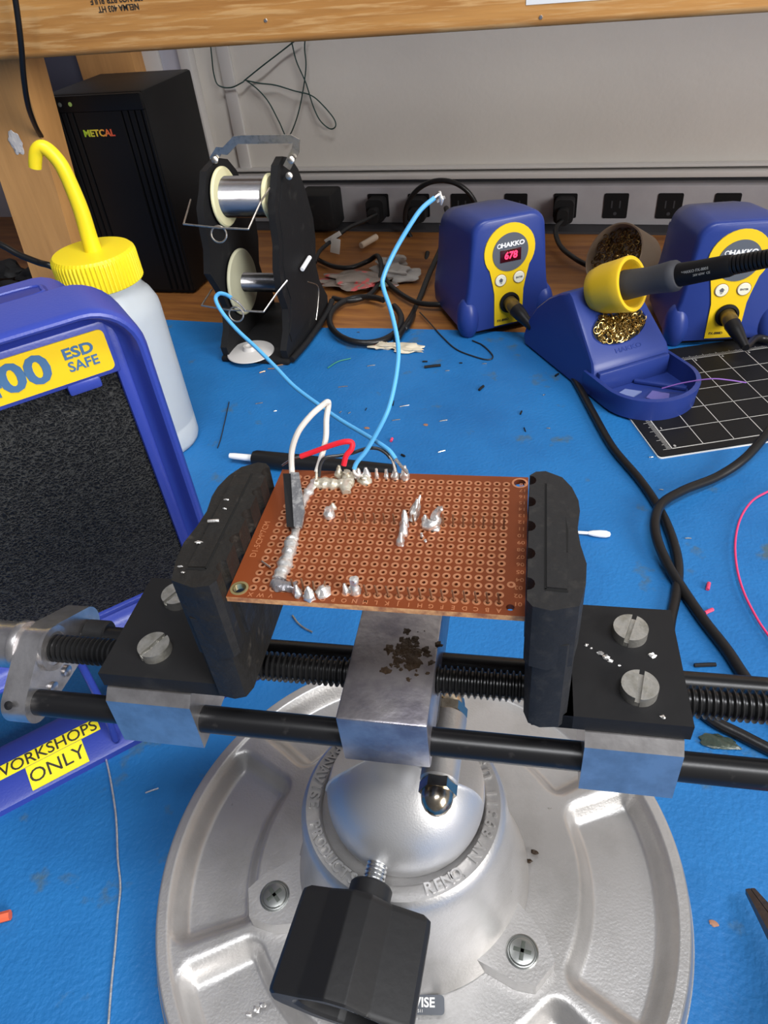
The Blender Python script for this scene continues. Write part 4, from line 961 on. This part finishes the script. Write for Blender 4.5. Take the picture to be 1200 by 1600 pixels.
cord([atz(1300, 560, 26), atz(1250, 620, 24), atz(1205, 670, 20), atz(1165, 715, 12), atz(1120, 745, 7), atz(1070, 765, 8.5), atz(1036, 785, 9.5), atz(1024, 810, 9.5), atz(1026, 840, 8), atz(1042, 880, 6), atz(1066, 920, 3.4), atz(1100, 970, 3.2), atz(1135, 1015, 3.2), atz(1165, 1060, 3.2), atz(1210, 1120, 3.2), atz(1290, 1200, 3.2)], 3.4, 'looped_cord', 'thick black cord looping in from the right edge over the other cord')

# ================================================================== IRON HOLDER
HQ = O(-60, 625); HRZ = -53.0
ho = thing('iron_holder', 'blue soldering iron holder with yellow cup, brass wool and front tray', 'iron holder', (HQ.x, HQ.y, 0), HRZ)
HM_ = Matrix.Translation((HQ.x, HQ.y, 0)) @ Matrix.Rotation(radians(HRZ), 4, 'Z')
CY = -11.0
XZY = lambda: None
def hp_(x, y, z): return Vector((x, y + CY, z))
# hollow tray: outline half-round at the front
def trayout(r, x1, back): 
    pts = [(back, -r), (x1, -r)] + [(x1 + r * 0.98 * sin(pi * k / 20), -r * cos(pi * k / 20)) for k in range(1, 20)] + [(x1, r), (back, r)]
    return [(x, y + CY) for x, y in pts]
m = MB(); o1 = trayout(41, 54, 20); o2 = trayout(42, 55, 20); i1 = trayout(38.6, 54, 22); i0 = trayout(36.5, 53, 22)
vs = []; n = len(o1)
for poly, z in ((o1, 2.5), (o1, 6), (o2, 20), (o2, 21.6), (i1, 21.9), (i1, 20), (i0, 5.5)): vs += [(x, y, z) for x, y in poly]
fs = [(i * n + k, i * n + (k + 1) % n, (i + 1) * n + (k + 1) % n, (i + 1) * n + k) for i in range(6) for k in range(n)]
fs += [tuple(range(n))[::-1], tuple(6 * n + k for k in range(n))]
m.add(vs, fs); m.build('tray', HBLUE, ho, angle=40)
# hood body: side profile swept across the width, narrowing upwards
side = [(-84, 2.5), (-88, 8), (-83, 26), (-72, 43), (-56, 58), (-40, 68), (-27, 73), (-22, 71.5), (28, 30), (31, 24), (33, 8), (33, 2.5)]
def hw(z): return 41.5 - 9.5 * (z / 73.0) ** 1.3
vs = []; n = len(side); ws = [-1, -0.97, -0.9, 0, 0.9, 0.97, 1]
cx_, cz_ = -28, 35
for t in ws:
    k = 1.0 if abs(t) < 0.95 else (0.985 if abs(t) < 0.99 else 0.95)
    for x, z in side:
        z2 = cz_ + (z - cz_) * k if z > 3 else z; x2 = cx_ + (x - cx_) * k
        vs.append((x2, CY + t * hw(z), z2))
fs = [(i * n + k, i * n + (k + 1) % n, (i + 1) * n + (k + 1) % n, (i + 1) * n + k) for i in range(len(ws) - 1) for k in range(n)]
fs += [tuple(range(n)), tuple((len(ws) - 1) * n + k for k in range(n))[::-1]]
m = MB(); m.add(vs, fs); hood = m.build('hood', HBLUE, ho, angle=30)
m = MB(); m.box(31, 36, CY - 36, CY + 36, 5, 24, 1.5); m.build('inner_wall', HBLUE, ho)
# slope frame: origin mid-slope, x across (local y), y up the slope
sl0 = Vector((28, 0, 30)); sl1 = Vector((-22, 0, 71.5)); ud = (sl1 - sl0).normalized(); nd = Vector((ud.z, 0, -ud.x)) * 1
if nd.z < 0: nd = -nd
SM = Matrix((Vector((0, 1, 0)), ud, nd)).transposed().to_4x4(); SM.translation = Vector((3, CY, 50.75)) 
if SM.to_3x3().determinant() < 0: print('flip')
kid = []
for k in range(40):
    a = 2 * pi * k / 40; r_ = 1.0
    x_ = 27 * cos(a) ; y_ = (15.5 if sin(a) < 0 else 15.5) * sin(a) + 0.10 * x_
    if sin(a) > 0: y_ -= 4.5 * math.exp(-((x_ + 0) / 8.0) ** 2)
    kid.append((x_, y_ - 4.5))
m = MB(); n = 40; vs = [(x, y, 0.2) for x, y in kid] + [(x * 1.04, (y + 4.5) * 1.06 - 4.5, 0.6) for x, y in kid] + [(x * 0.97, (y + 4.5) * 0.96 - 4.5, 0.3) for x, y in kid] 
m.add([(x * 1.05, (y + 4.5) * 1.07 - 4.5, 0.1) for x, y in kid] + [(x * 1.02, (y + 4.5) * 1.03 - 4.5, 1.0) for x, y in kid] + [(x, y, 0.2) for x, y in kid], [(i * 40 + k, i * 40 + (k + 1) % 40, (i + 1) * 40 + (k + 1) % 40, (i + 1) * 40 + k) for i in range(2) for k in range(40)], SM)
op = m.build('opening_rim', HBLUE, ho)
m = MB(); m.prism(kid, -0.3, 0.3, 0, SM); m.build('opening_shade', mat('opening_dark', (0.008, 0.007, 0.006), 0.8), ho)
def wool(sel, n, M, r, rt, seed=1):
    rn_ = random.Random(seed); m = MB()
    for i in range(n):
        x, y, z = sel(rn_); a = rn_.uniform(0, 6.28); R_ = rn_.uniform(1.6, 3.6); tl = rn_.uniform(-0.9, 0.9)
        pts = []
        for k in range(7):
            t = a + k * 0.75; pts.append((x + R_ * cos(t), y + R_ * sin(t), z + R_ * tl * sin(t * 1.3) * 0.6))
        m.tube(pts, rt, 4, 2, M=M)
    return m
def selk(r_):
    while True:
        x = r_.uniform(-25, 25); y = r_.uniform(-19, 10)
        if (x / 24.5) ** 2 + ((y + 4.5 - 0.1 * x) / 13.3) ** 2 < 1 and not (y > 2 and abs(x) < 6): return x, y, r_.uniform(0.2, 2.2)
tag(wool(selk, 300, SM, 1, 0.42, 3).build('brass_wool', WOOL, ho, angle=80), kind='stuff')
m = MB(); m.text('HAKKO', 5.5, 0.35, SM @ Matrix.Translation((0, -26.5, 0)), bold=0.12, sx=1.4); m.build('moulded_name', HBLUE, hood)
# yellow cup: tilted along the iron
HI_ = HM_.inverted()
def at_depth(px, py, dep): return HI_ @ (CP + ray(px, py) * dep)
dp0 = -(CM.inverted() @ (HM_ @ Vector((-8, -8, 82)) - CP)).z
A0 = at_depth(958, 449, dp0); A1 = at_depth(1200, 404, dp0 * 0.84); ad = (A1 - A0).normalized()
CM_ = frame(A0, ad, (0, 1, 0))
m = MB(); prof = [(15, -19), (18.5, -17), (21, -8), (22.3, 8), (23.4, 17.5), (22.8, 18.8), (20, 18.8), (18.6, 17), (17.5, 0), (9, -12), (0, -13)]
m.lathe([(0, -19)] + prof, 48, CM_, close=False); m.build('iron_cup', CUPY, ho, angle=50)
# the iron itself
p0 = HM_ @ A0
ir = thing('soldering_iron', 'black soldering iron with grey grip sleeve resting in the yellow cup', 'soldering iron', (p0.x, p0.y, p0.z), HRZ)
IM = frame((0, 0, 0), ad, (0, 1, 0))
m = MB(); m.lathe([(0, -28), (1.2, -27), (2.4, -20), (2.6, 2), (6, 3), (11, 8), (11, 14)], 28, IM); m.build('barrel', STEEL, ir)
m = MB(); m.lathe([(8, 6), (11.5, 9), (12.6, 12), (12.0, 20), (11.0, 34), (11.6, 46), (12.4, 54), (12.2, 58), (10.4, 60.5), (8, 61)], 36, IM); m.build('grip_sleeve', GRIP, ir)
m = MB(); m.lathe([(8.8, 58), (9.2, 62), (8.6, 80), (8.3, 100), (7.6, 103)], 32, IM); hd_ = m.build('handle', BLACKP, ir)
# print along the side of the handle that faces the viewer
sd = (ad.cross(Vector((0.25, -0.2, 0.93)))).normalized()
tm = Matrix((ad, sd.cross(ad) * -1, sd)).transposed().to_4x4()
vd = (HM_.inverted() @ CP - (A0 + ad * 82)).normalized(); nv = (vd - ad * vd.dot(ad)).normalized(); yv = nv.cross(ad)
tm = Matrix((ad, yv, nv)).transposed().to_4x4(); tm.translation = ad * 80 + nv * 8.7
m = MB(); m.text('HAKKO FX-8801', 3.0, 0.2, tm @ Matrix.Translation((-2, 1.2, 0)), bold=0.03); m.text('26V 65W  CE', 2.4, 0.2, tm @ Matrix.Translation((3, -2.2, 0)), bold=0.02); m.build('handle_print', mat('grey_print', (0.28, 0.28, 0.27), 0.5), hd_)
m = MB(); prof = [(7.0, 98)]
for i in range(22): prof += [(7.4 - i * 0.08, 100 + i * 3), (7.4 - i * 0.08, 101.8 + i * 3), (5.6 - i * 0.06, 102.2 + i * 3), (5.6 - i * 0.06, 102.8 + i * 3)]
m.lathe(prof, 28, IM); m.build('strain_relief', CABLE, ir)
m = MB(); e0 = ad * 165; m.tube([e0, ad * 190 + Vector((0, 0, -2)), ad * 225 + Vector((0, 0, -16)), ad * 255 + Vector((0, 0, -52)), ad * 258 + Vector((10, 20, -100)), ad * 258 + Vector((12, 40, -120))], 3.0, 12, 8); m.build('cable', CABLE, ir)
# second ring behind: round tin of dark brass wool
TQ = atz(962, 398, 40)
TD = Vector((-0.55, -0.6, 0.52)).normalized()
tn = thing('wool_tin', 'round tan-rimmed tin of dark brass wool tilted behind the iron holder', 'tin', (TQ.x, TQ.y, 0), 0)
TMx = frame((0, 0, 38), TD, (1, 0, 0))
m = MB(); m.lathe([(0, -34), (33, -34), (35, -32), (35, 3), (34.6, 4), (33, 4), (32.5, 2), (32, -8), (0, -8)], 56, TMx, close=False); m.build('tin_body', TAN, tn)
def seld(r_):
    while True:
        x = r_.uniform(-31, 31); y = r_.uniform(-31, 31)
        if x * x + y * y < 900: return x, y, r_.uniform(-7, -1)
tag(wool(seld, 260, TMx, 1, 0.45, 9).build('brass_wool', WOOLD, tn, angle=80), kind='stuff')
m = MB(); m.box(-22, 22, -18, 20, 0, 12, 2); m.build('tin_stand', BLACKM, tn)
# things in the tray
def HW(x, y, z): return HM_ @ Vector((x, y + CY, z))
def tri(px_, py_, z, pts, mt, label, cat, name):
    m = MB(); m.prism(pts, 0, 1.2, 0.2, Matrix.Translation(HW(px_, py_, z))); tag(centred(m, name, mt), label, cat)
tri(50, -16, 5.8, [(-11, -6), (3, -8), (12, 5), (-2, 7)], mat('pale_blue_chip', (0.20, 0.25, 0.48), 0.4), 'pale blue plastic chip lying in the holder tray, nearest the hood', 'plastic scrap', 'plastic_chip')
tri(66, 4, 5.8, [(-10, -4), (-3, -8), (8, -6), (9, 5), (-5, 8)], mat('lilac_chip', (0.14, 0.13, 0.40), 0.4), 'lilac plastic chip in the middle of the holder tray', 'plastic scrap', 'plastic_chip')
m = MB(); m.box(-22, 22, -2.6, 2.6, 0, 3.2, 0.8, Matrix.Translation(HW(52, 16, 5.8)) @ Matrix.Rotation(radians(-10), 4, 'Z')); tag(centred(m, 'blue_stick', HBLUE), 'small dark blue plastic stick lying in the holder tray', 'plastic stick')
cord([HW(64, 8, 12), HW(74, 20, 19), atz(1110, 592, 27), atz(1140, 594, 27), atz(1166, 598, 25)], 0.55, 'violet_wire', 'thin violet wire reaching out of the holder tray over the cutting mat', 'wire', WIREV)

# ================================================================== CUTTING MAT
c0 = atz(1030, 714, 2.4); cl = atz(955, 628, 2.4); crr = atz(1200, 688, 2.4)
ux = (crr - c0); ux.z = 0; ux.normalize(); uy = Vector((-ux.y, ux.x, 0))
CMM = Matrix((ux, uy, Vector((0, 0, 1)))).transposed().to_4x4(); CMM.translation = Vector((c0.x, c0.y, 0))
cm = thing('cutting_mat', 'black cutting mat with white grid and ruler edges', 'cutting mat', (c0.x, c0.y, 0), math.degrees(atan2(ux.y, ux.x)))
L_, H_ = 232, 158
m = MB(); m.prism(rrect(0, L_, 0, H_, 3, 4), 0, 1.0); m.build('underside', MATE, cm)
m = MB(); m.prism(rrect(0.8, L_ - 0.3, 0.8, H_ - 0.3, 3, 4), 1.0, 2.4, 0.2); tp_ = m.build('top_sheet', MATK, cm)
m = MB(); ox, oy = 14, 8; zt = 2.4; G = 25.4
def ln(x0, y0, x1, y1, wd_=0.28):
    d = Vector((x1 - x0, y1 - y0, 0)).normalized() * wd_; n_ = Vector((-d.y, d.x, 0))
    m.add([(x0 - n_.x, y0 - n_.y, zt), (x1 - n_.x, y1 - n_.y, zt), (x1 + n_.x, y1 + n_.y, zt), (x0 + n_.x, y0 + n_.y, zt), (x0 - n_.x, y0 - n_.y, zt + .05), (x1 - n_.x, y1 - n_.y, zt + .05), (x1 + n_.x, y1 + n_.y, zt + .05), (x0 + n_.x, y0 + n_.y, zt + .05)], [(4, 5, 6, 7), (0, 1, 5, 4), (1, 2, 6, 5), (2, 3, 7, 6), (3, 0, 4, 7)])
gx = int((L_ - ox - 6) / G); gy = int((H_ - oy - 4) / G)
for i in range(gx + 1): ln(ox + i * G, oy, ox + i * G, oy + gy * G, 0.3 if i else 0.45)
for j in range(gy + 1): ln(ox, oy + j * G, ox + gx * G, oy + j * G, 0.3 if j else 0.45)
for k in range(int(gy * 16) + 1):
    l_ = 6.5 if k % 8 == 0 else (5 if k % 4 == 0 else 3.4); ln(ox - 0.8 - l_, oy + k * G / 16, ox - 0.8, oy + k * G / 16, 0.16)
    ln(ox + gx * G + 1, oy + k * G / 16, ox + gx * G + 1 + l_ * 0.6, oy + k * G / 16, 0.16)
for k in range(int(gx * 16) + 1):
    l_ = 5 if k % 8 == 0 else (4 if k % 4 == 0 else 3); ln(ox + k * G / 16, oy + gy * G + 0.8, ox + k * G / 16, oy + gy * G + 0.8 + l_, 0.16)
for j in range(gy + 1): m.text(str(j), 3.6, 0.06, Matrix.Translation((ox + 3.5, oy + j * G + 2.8, zt)), bold=0.12)
for i in range(1, gx + 1): m.text(str(i), 3.6, 0.06, Matrix.Translation((ox + i * G + 2.4, oy + gy * G - 3.2, zt)), bold=0.12)
m.build('grid_print', MATL, tp_, smooth=False)

# ================================================================== CABLES, PLUGS AND CLUTTER AT THE BACK
def wp(px, py, Y): return aty(px, py, Y)
def plugtop(px, label, ang=0, w_=17):
    q = aty(px, 322, RACEY); m = MB(); x = q.x
    m.prism(rrect(x - w_ / 2 - 4, x + w_ / 2 + 4, 8, 38, 6, 4), 0, 20, 3, M=Matrix.Translation((0, RACEY - 0.8, 0)) @ XZ)
    m.prism(rrect(x - 7, x + 7, 10, 30, 5, 4), 18, 34, 3, M=Matrix.Translation((0, RACEY - 0.8, 0)) @ XZ)
    return tag(centred(m, 'power_plug', BLACKM), label, 'plug', 'black plugs in the outlet strip'), x
plugtop(592, 'black plug in the second outlet, cable running down left to the white tag')
plugtop(655, 'black plug behind the tall round cable loop')
plugtop(883, 'black plug between the two blue stations')
q = aty(512, 322, RACEY); m = MB(); m.box(q.x - 27, q.x + 25, RACEY - 46, RACEY - 1.4, 4, 52, 4); tag(centred(m, 'power_adapter', BLACKM), 'bulky black power adapter in the leftmost visible outlet', 'power adapter')
zc = 0.0
cord([wp(588, 335, 968), wp(570, 345, 945), wp(545, 356, 920), wp(520, 375, 890), wp(500, 392, 860), wp(492, 410, 830)], 2.6, 'mains_cord', 'black cord slanting left from the second outlet plug, carrying a white tag', 'cord')
p = wp(520, 371, 884); m = MB(); m.box(-13, 13, -0.4, 0.4, -3, 3, 0.2, Matrix.Translation(p) @ Matrix.Rotation(radians(-28), 4, 'Y') ); m.box(-2, 11, -1.2, -0.4, -20, 0, 0.2, Matrix.Translation(p) @ Matrix.Rotation(radians(12), 4, 'Y')); tag(centred(m, 'cord_tag', PAPER), 'white folded paper tag hanging on the slanting cord', 'tag')
# upright round loop in front of the outlets
lp = []
cxp, cyp = 690, 345
for k in range(30):
    a = radians(215 - k * 11.0); lp.append(wp(cxp + 57 * cos(a), 340 - 58 * sin(a) * (1.0), 955 - 8 * sin(a)))
cord(lp + [wp(640, 395, 930), wp(660, 420, 900)], 3.2, 'coiled_cord', 'black cord standing in a tall round loop against the outlet strip', 'cord', n=4)
cord([wp(697, 325, 940), wp(701, 345, 910), wp(690, 385, 860), wp(670, 430, 800), wp(650, 480, 745), atz(628, 518, 6), atz(618, 532, 3.4)], 3.3, 'hanging_cord', 'glossy black cord dropping from the outlets beside the lit station', 'cord')
cord([wp(668, 395, 900), wp(662, 430, 850), wp(655, 470, 790), atz(640, 505, 4), atz(628, 518, 3.2)], 3.0, 'hanging_cord', 'matte black cord just left of the glossy one by the lit station', 'cord')
# coil lying on the wood
lp = []
for k in range(26):
    a = radians(60 + k * 13.5); lp.append(atz(571 + 56 * cos(a), 500 - 36 * sin(a), 5.5 + 1.8 * sin(a * 2)))
cord(lp, 3.4, 'coiled_cord', 'black cord coiled flat at the edge of the blue mat', 'cord', n=4)
cord([atz(495, 405, 4), atz(520, 416, 4), atz(548, 418, 4), atz(575, 408, 6), atz(590, 400, 14), atz(596, 420, 10), atz(590, 445, 4), atz(575, 462, 4), atz(545, 470, 4), atz(520, 466, 4)], 3.0, 'tangled_cord', 'black cord curling round the crumpled plastic bag', 'cord')
cord([atz(600, 435, 4), atz(620, 455, 4), atz(650, 472, 4), atz(680, 476, 5), atz(700, 474, 6)], 3.0, 'tangled_cord', 'short black cord running behind the lit station', 'cord')
cord([wp(878, 345, 966), wp(868, 360, 945), wp(876, 385, 905), atz(900, 405, 6), atz(925, 418, 3.2), atz(950, 430, 3.2)], 3.0, 'mains_cord', 'black cord dropping from the plug between the stations', 'cord')
m = MB(); p = atz(555, 443, 0); m.blob((p.x, p.y, 4), (44, 22, 6), 4, 0.7, 4); m.v = [(x, y, max(z, -2.9)) for x, y, z in m.v]; tag(centred(m, 'plastic_bag', BAG), 'crumpled clear plastic bag with red and green print on the bench wood', 'plastic bag')
m = MB(); p = atz(620, 425, 0); m.blob((p.x - 6, p.y + 6, 5), (20, 16, 9), 8, 1.0, 4); m.blob((p.x + 6, p.y - 16, 3), (22, 12, 7), 12, 1.0, 4); m.v = [(x, y, max(z, -2.9)) for x, y, z in m.v]; tag(centred(m, 'crumpled_tissue', PAPER), 'crumpled dirty white tissue left of the lit station', 'tissue')
m = MB(); m.cyl(atz(564, 384, 4), atz(588, 370, 4), 4.2, 20, 0.8); tag(centred(m, 'beige_tube', mat('tan_plastic', (0.45, 0.36, 0.28), 0.5)), 'small beige tube lying behind the white tag', 'tube')
m = MB(); m.cyl(RM @ sx_(472, 421, 42), RM @ sx_(484, 402, 42), 2.3, 16, 0.4); tag(centred(m, 'swab_stick', WHITE), 'short white stick poking out beside the reel stand', 'stick')
m = MB(); p = atz(615, 544, 0); m.blob((p.x - 10, p.y, 2), (15, 7, 3), 3, 0.9, 3); m.blob((p.x + 16, p.y - 2, 2.2), (16, 8, 3.4), 5, 0.7, 3); tag(centred(m, 'rag_scrap', mat('cream_scrap', (0.62, 0.55, 0.42), 0.7, var=(120, (0.6, 0.05, 0.05), 0.66, 0.7))), 'cream scrap of rag with a red streak below the coiled cord', 'scrap')
# dark clutter between post and bottle
rn = random.Random(11)
for i, (px, py, rx_, ry_, rz_) in enumerate(((14, 440, 28, 18, 14), (60, 448, 26, 16, 12), (95, 436, 20, 15, 16), (30, 462, 30, 16, 10), (75, 470, 26, 14, 10))):
    p = atz(px, py, 0); m = MB(); m.blob((p.x, p.y, rz_ - 2), (rx_, ry_, rz_), i + 20, 0.5, 3); tag(centred(m, 'rag', BLACKM), 'dark crumpled rag among others between post and bottle', 'rag', 'dark rags behind the bottle')
cord([wp(-30, 375, 640), wp(0, 382, 640), wp(30, 398, 640), wp(60, 410, 640), wp(84, 418, 640), atz(110, 440, 30), atz(120, 470, 4)], 3.6, 'left_cord', 'black cord crossing the foot of the wooden post', 'cord')
cord([wp(18, -40, 640), wp(27, 20, 642), wp(33, 70, 644), wp(37, 120, 652), wp(44, 165, 668), wp(56, 198, 690), wp(70, 222, 716), wp(78, 240, 722)], 2.6, 'hanging_cord', 'thin black cord hanging down in front of beam and post', 'cord')
# thin green wire hung on the wall
gw = lambda pts, lab: cord([wp(x, y, WALLY - 8 - 2 * (i % 2)) for i, (x, y) in enumerate(pts)], 0.9, 'green_wire', lab, 'wire', WIREG, 8, 'thin green wires on the wall', 8)
gw([(328, 60), (331, 90), (334, 115), (341, 133), (360, 137), (378, 129), (384, 124), (410, 103), (440, 80), (468, 58)], 'thin dark green wire draped in a shallow curve on the wall, left of the others')
gw([(382, 125), (405, 130), (430, 133), (460, 142), (486, 149), (505, 165), (522, 186), (524, 198), (515, 201), (500, 188), (489, 165), (478, 130), (463, 95), (455, 62)], 'thin dark green wire making a pointed loop to the right')
gw([(384, 125), (403, 140), (420, 160), (436, 190), (449, 214), (462, 190), (472, 150), (478, 105), (476, 75), (478, 50)], 'thin dark green wire hanging in a long narrow V')

# ================================================================== LOOSE THINGS ON THE MAT
a = atz(366, 713, 7); b = atz(640, 742, 7); d = (b - a).normalized()
pn_ = thing('marker_pen', 'black round marker pen with white tip lying behind the board', 'pen', (a.x, a.y, 0), 0)
m = MB(); r0 = Vector((0, 0, 7.2)); dd = Vector((d.x, d.y, 0)).normalized(); m.lathe([(0, 18), (6.0, 18), (7.0, 21), (7.2, 50), (7.0, 140), (0, 141)], 28, frame(r0, dd)); m.build('barrel', CABLE, pn_)
m = MB(); m.lathe([(0, -5), (2.2, -4), (2.6, 0), (3.0, 20)], 16, frame(r0, dd)); m.build('tip', WHITE, pn_)
a = atz(952, 835, 2.6); b = atz(890, 831, 2.6); d = (b - a).normalized()
sw = thing('cotton_swab', 'white cotton swab sticking out from behind the right jaw', 'cotton swab', (a.x, a.y, 0), 0)
m = MB(); m.lathe([(0, -1), (1.6, -0.4), (2.5, 2), (2.6, 6), (2.1, 11), (1.3, 14)], 18, frame((0, 0, 2.6), d)); m.build('cotton_tip', WHITE, sw)
m = MB(); m.cyl(Vector((0, 0, 2.6)) + d * 12, Vector((0, 0, 2.6)) + d * 62, 1.1, 12); m.build('stick', WHITE, sw)
m = MB(); m.lathe([(1.3, 60), (2.1, 64), (2.6, 70), (2.4, 74), (0, 76)], 18, frame((0, 0, 2.6), d)); m.build('cotton_tip', WHITE, sw)
cord([atz(1230, 755, 3), atz(1200, 768, 3), atz(1175, 783, 3), atz(1157, 810, 3), atz(1149, 845, 3), atz(1151, 885, 3), atz(1162, 925, 3), atz(1182, 965, 3), atz(1200, 992, 3), atz(1235, 1040, 3)], 0.75, 'pink_wire', 'thin pink wire curving in from the right edge', 'wire', WIREP)
cord([atz(163, 1175, 0.9), atz(172, 1215, 0.9), atz(181, 1275, 0.9), atz(184, 1340, 0.9), atz(188, 1385, 0.9), atz(184, 1430, 0.9), atz(180, 1480, 0.9), atz(174, 1540, 0.9), atz(168, 1620, 0.9)], 0.55, 'solder_strand', 'long thin solder wire lying on the mat left of the vise base', 'solder wire', SOLDER)
cord([atz(358, 628, 0.7), atz(352, 655, 0.7), atz(345, 685, 0.7), atz(340, 700, 0.7)], 0.45, 'thin_strand', 'thin dark strand lying on the mat beside the bottle', 'strand', WIREK)
cord([atz(398, 947, 60), atz(450, 950, 40), atz(462, 965, 30), atz(474, 978, 26), atz(487, 987, 24)], 0.5, 'blue_offcut', 'thin pale blue wire showing below the circuit board', 'wire', WIREB) if False else None
cord([atz(457, 962, 1), atz(465, 973, 1), atz(476, 982, 1), atz(488, 988, 1)], 0.7, 'wire_offcut', 'thin grey wire offcut seen on the mat below the circuit board', 'wire', STEEL)
cord([atz(656, 488, 1), atz(672, 505, 1), atz(690, 525, 1), atz(712, 545, 1), atz(738, 556, 1), atz(762, 562, 1), atz(770, 556, 1), atz(755, 540, 1), atz(738, 532, 1)], 0.7, 'black_wire', 'thin black wire snaking in front of the lit station', 'wire', WIREK)
cord([atz(512, 575, 1), atz(528, 565, 1), atz(548, 560, 1)], 0.5, 'green_offcut', 'short thin green wire offcut on the mat by the coil', 'wire', mat('green_offcut', (0.04, 0.25, 0.16), 0.5))
m = MB(); p = atz(1122, 1161, 0); m.blob((p.x, p.y, 1), (9, 4.5, 1.6), 3, 0.5, 3, ); tag(centred(m, 'grease_smear', GREASE), 'dark oily lump on the mat under the right end of the rods', 'grease')
# pliers entering at the right edge
a = atz(1172, 1392, 14); b = atz(1246, 1500, 30); d = (b - a).normalized()
plr = thing('pliers', 'worn needle-nose pliers reaching in at the lower right', 'pliers', (a.x, a.y, a.z), 0)
FR = frame((0, 0, 0), d, Vector((0, 0, 1)))
for sg in (-1, 1):
    m = MB(); m.prism([(-1.4, 0.15 * sg), (1.4, 0.15 * sg), (1.2, 2.0 * sg), (-1.2, 2.0 * sg)], 0, 52, 0.3, FR, top=[(-4.5, 0.2 * sg), (4.5, 0.2 * sg), (4.0, 8 * sg), (-4.0, 8 * sg)]); m.build('jaw', mat('plier_steel' + str(sg), (0.12, 0.09, 0.075), 0.4, metal=0.8, bump=(300, 0.4)), plr)
m = MB(); m.lathe([(0, -6), (11, -6), (12, -5), (12, 5), (11, 6), (0, 6)], 32, frame(Vector((0, 0, 0)) + d * 58, FR.to_3x3() @ Vector((1, 0, 0)))); m.build('pivot', STEEL, plr)
hx_ = FR.to_3x3() @ Vector((0, 1, 0))
for sg in (-1, 1):
    m = MB(); m.tube([d * 58, d * 80 + hx_ * 10 * sg + Vector((0, 0, -8)), d * 120 + hx_ * 20 * sg + Vector((0, 0, -28)), d * 170 + hx_ * 18 * sg + Vector((0, 0, -46))], [4, 6, 7, 6], 14, 6); m.build('handle', mat('plier_grip' + str(sg), (0.4, 0.02, 0.02), 0.5), plr)

# clippings and specks on the mat
def clip(px, py, L, ang, r, mt, label, name, cat, grp, z=None):
    p = atz(px, py, 0); z = r if z is None else z; a = radians(ang)
    m = MB(); m.tube([(p.x - L / 2 * cos(a), p.y - L / 2 * sin(a), z), (p.x, p.y, z + 0.15), (p.x + L / 2 * cos(a), p.y + L / 2 * sin(a), z)], r, 8, 3); return tag(centred(m, name, mt), label, cat, grp)
sil = [(536, 605, 9, 20), (632, 635, 9, 28), (619, 657, 7, 22), (693, 658, 7, 25), (690, 706, 6, 35), (532, 645, 3, 70), (546, 646, 3, 60), (405, 631, 7, 25), (430, 643, 3, 40), (580, 572, 8, 25), (699, 580, 4, 20), (757, 569, 4, 15), (1000, 575, 3, 10), (857, 670, 3, 0), (680, 1228, 8, 35) , (238, 1236, 7, 35), (850, 618, 2.5, 50), (282, 580, 2.6, 0), (1017, 715, 3, 20), (1033, 766, 3, 0), (1075, 842, 4, 10), (560, 520, 3, 0)]
for i, (x, y, L, an) in enumerate(sil):
    if x in (680,): continue
    clip(x, y, L, an, 0.5, ZINC, 'tiny cut lead of silver wire scattered on the blue mat', 'lead_clipping', 'wire clipping', 'silver lead clippings on the blue mat')
drk = [(676, 574, 16, 20, 1.4), (664, 566, 5, 10, 0.8), (752, 608, 8, 70, 1.2), (614, 631, 7, 100, 0.9), (814, 646, 5, 85, 0.8), (820, 672, 6, 110, 0.5), (630, 713, 4, 150, 0.9), (720, 568, 3, 10, 0.6), (572, 640, 4, 90, 0.4), (870, 587, 5, 60, 0.9), (1101, 1041, 12, 15, 1.2)]
for x, y, L, an, r in drk: clip(x, y, L, an, r, BLACKM, 'small dark offcut scattered on the blue mat', 'dark_offcut', 'offcut', 'dark offcuts on the blue mat')
for x, y, L, an in ((612, 689, 4, 90), (1106, 918, 6, 80), (1107, 957, 6, 40)):
    clip(x, y, L, an, 1.2, PINK, 'tiny cut piece of pink wire insulation on the blue mat', 'insulation_offcut', 'offcut', 'pink insulation offcuts on the blue mat')
clip(4, 1437, 9, 30, 2.4, mat('orange_scrap', (0.7, 0.12, 0.05), 0.5), 'orange-red scrap at the left edge of the mat', 'plastic_scrap', 'scrap', None)
for x, y, L, an in ((440, 571, 9, 25), (425, 577, 8, 10), (410, 582, 6, 40)):
    clip(x, y, L, an, 0.6, mat('copper_bits%d' % x, (0.75, 0.38, 0.22), 0.3, metal=0.8), 'short copper strand lying below the pale spool flange', 'copper_strand', 'copper strand', 'copper strands below the spool flange')
for x, y, rr_ in ((665, 664, 1.6), (573, 669, 1.8), (1115, 1443, 1.4)):
    p = atz(x, y, 0); m = MB(); m.blob((p.x, p.y, 0.2), (rr_ * 1.4, rr_, 0.4), x, 0.5, 2); tag(centred(m, 'flux_spot', mat('flux_spot%d' % x, (0.32, 0.16, 0.10), 0.5)), 'small brown flux spot on the blue mat', 'spot', 'flux spots on the blue mat')
# crumbs on the vise tray
for x, y in ((835, 1330), (826, 1345), (400, 1577), (410, 1570), (388, 1585)):
    p = atz(x, y, 14); m = MB(); m.blob((p.x, p.y, 13.6), (1.6, 1.0, 0.7), x, 0.8, 2); tag(centred(m, 'solder_crumb', SOLDER if x < 500 else BURN), 'tiny crumb of ' + ('bright solder at the lower left of the round tray' if x < 500 else 'dark residue on the round tray right of the cone'), 'crumb', 'bright crumbs on the tray' if x < 500 else 'dark crumbs on the tray')
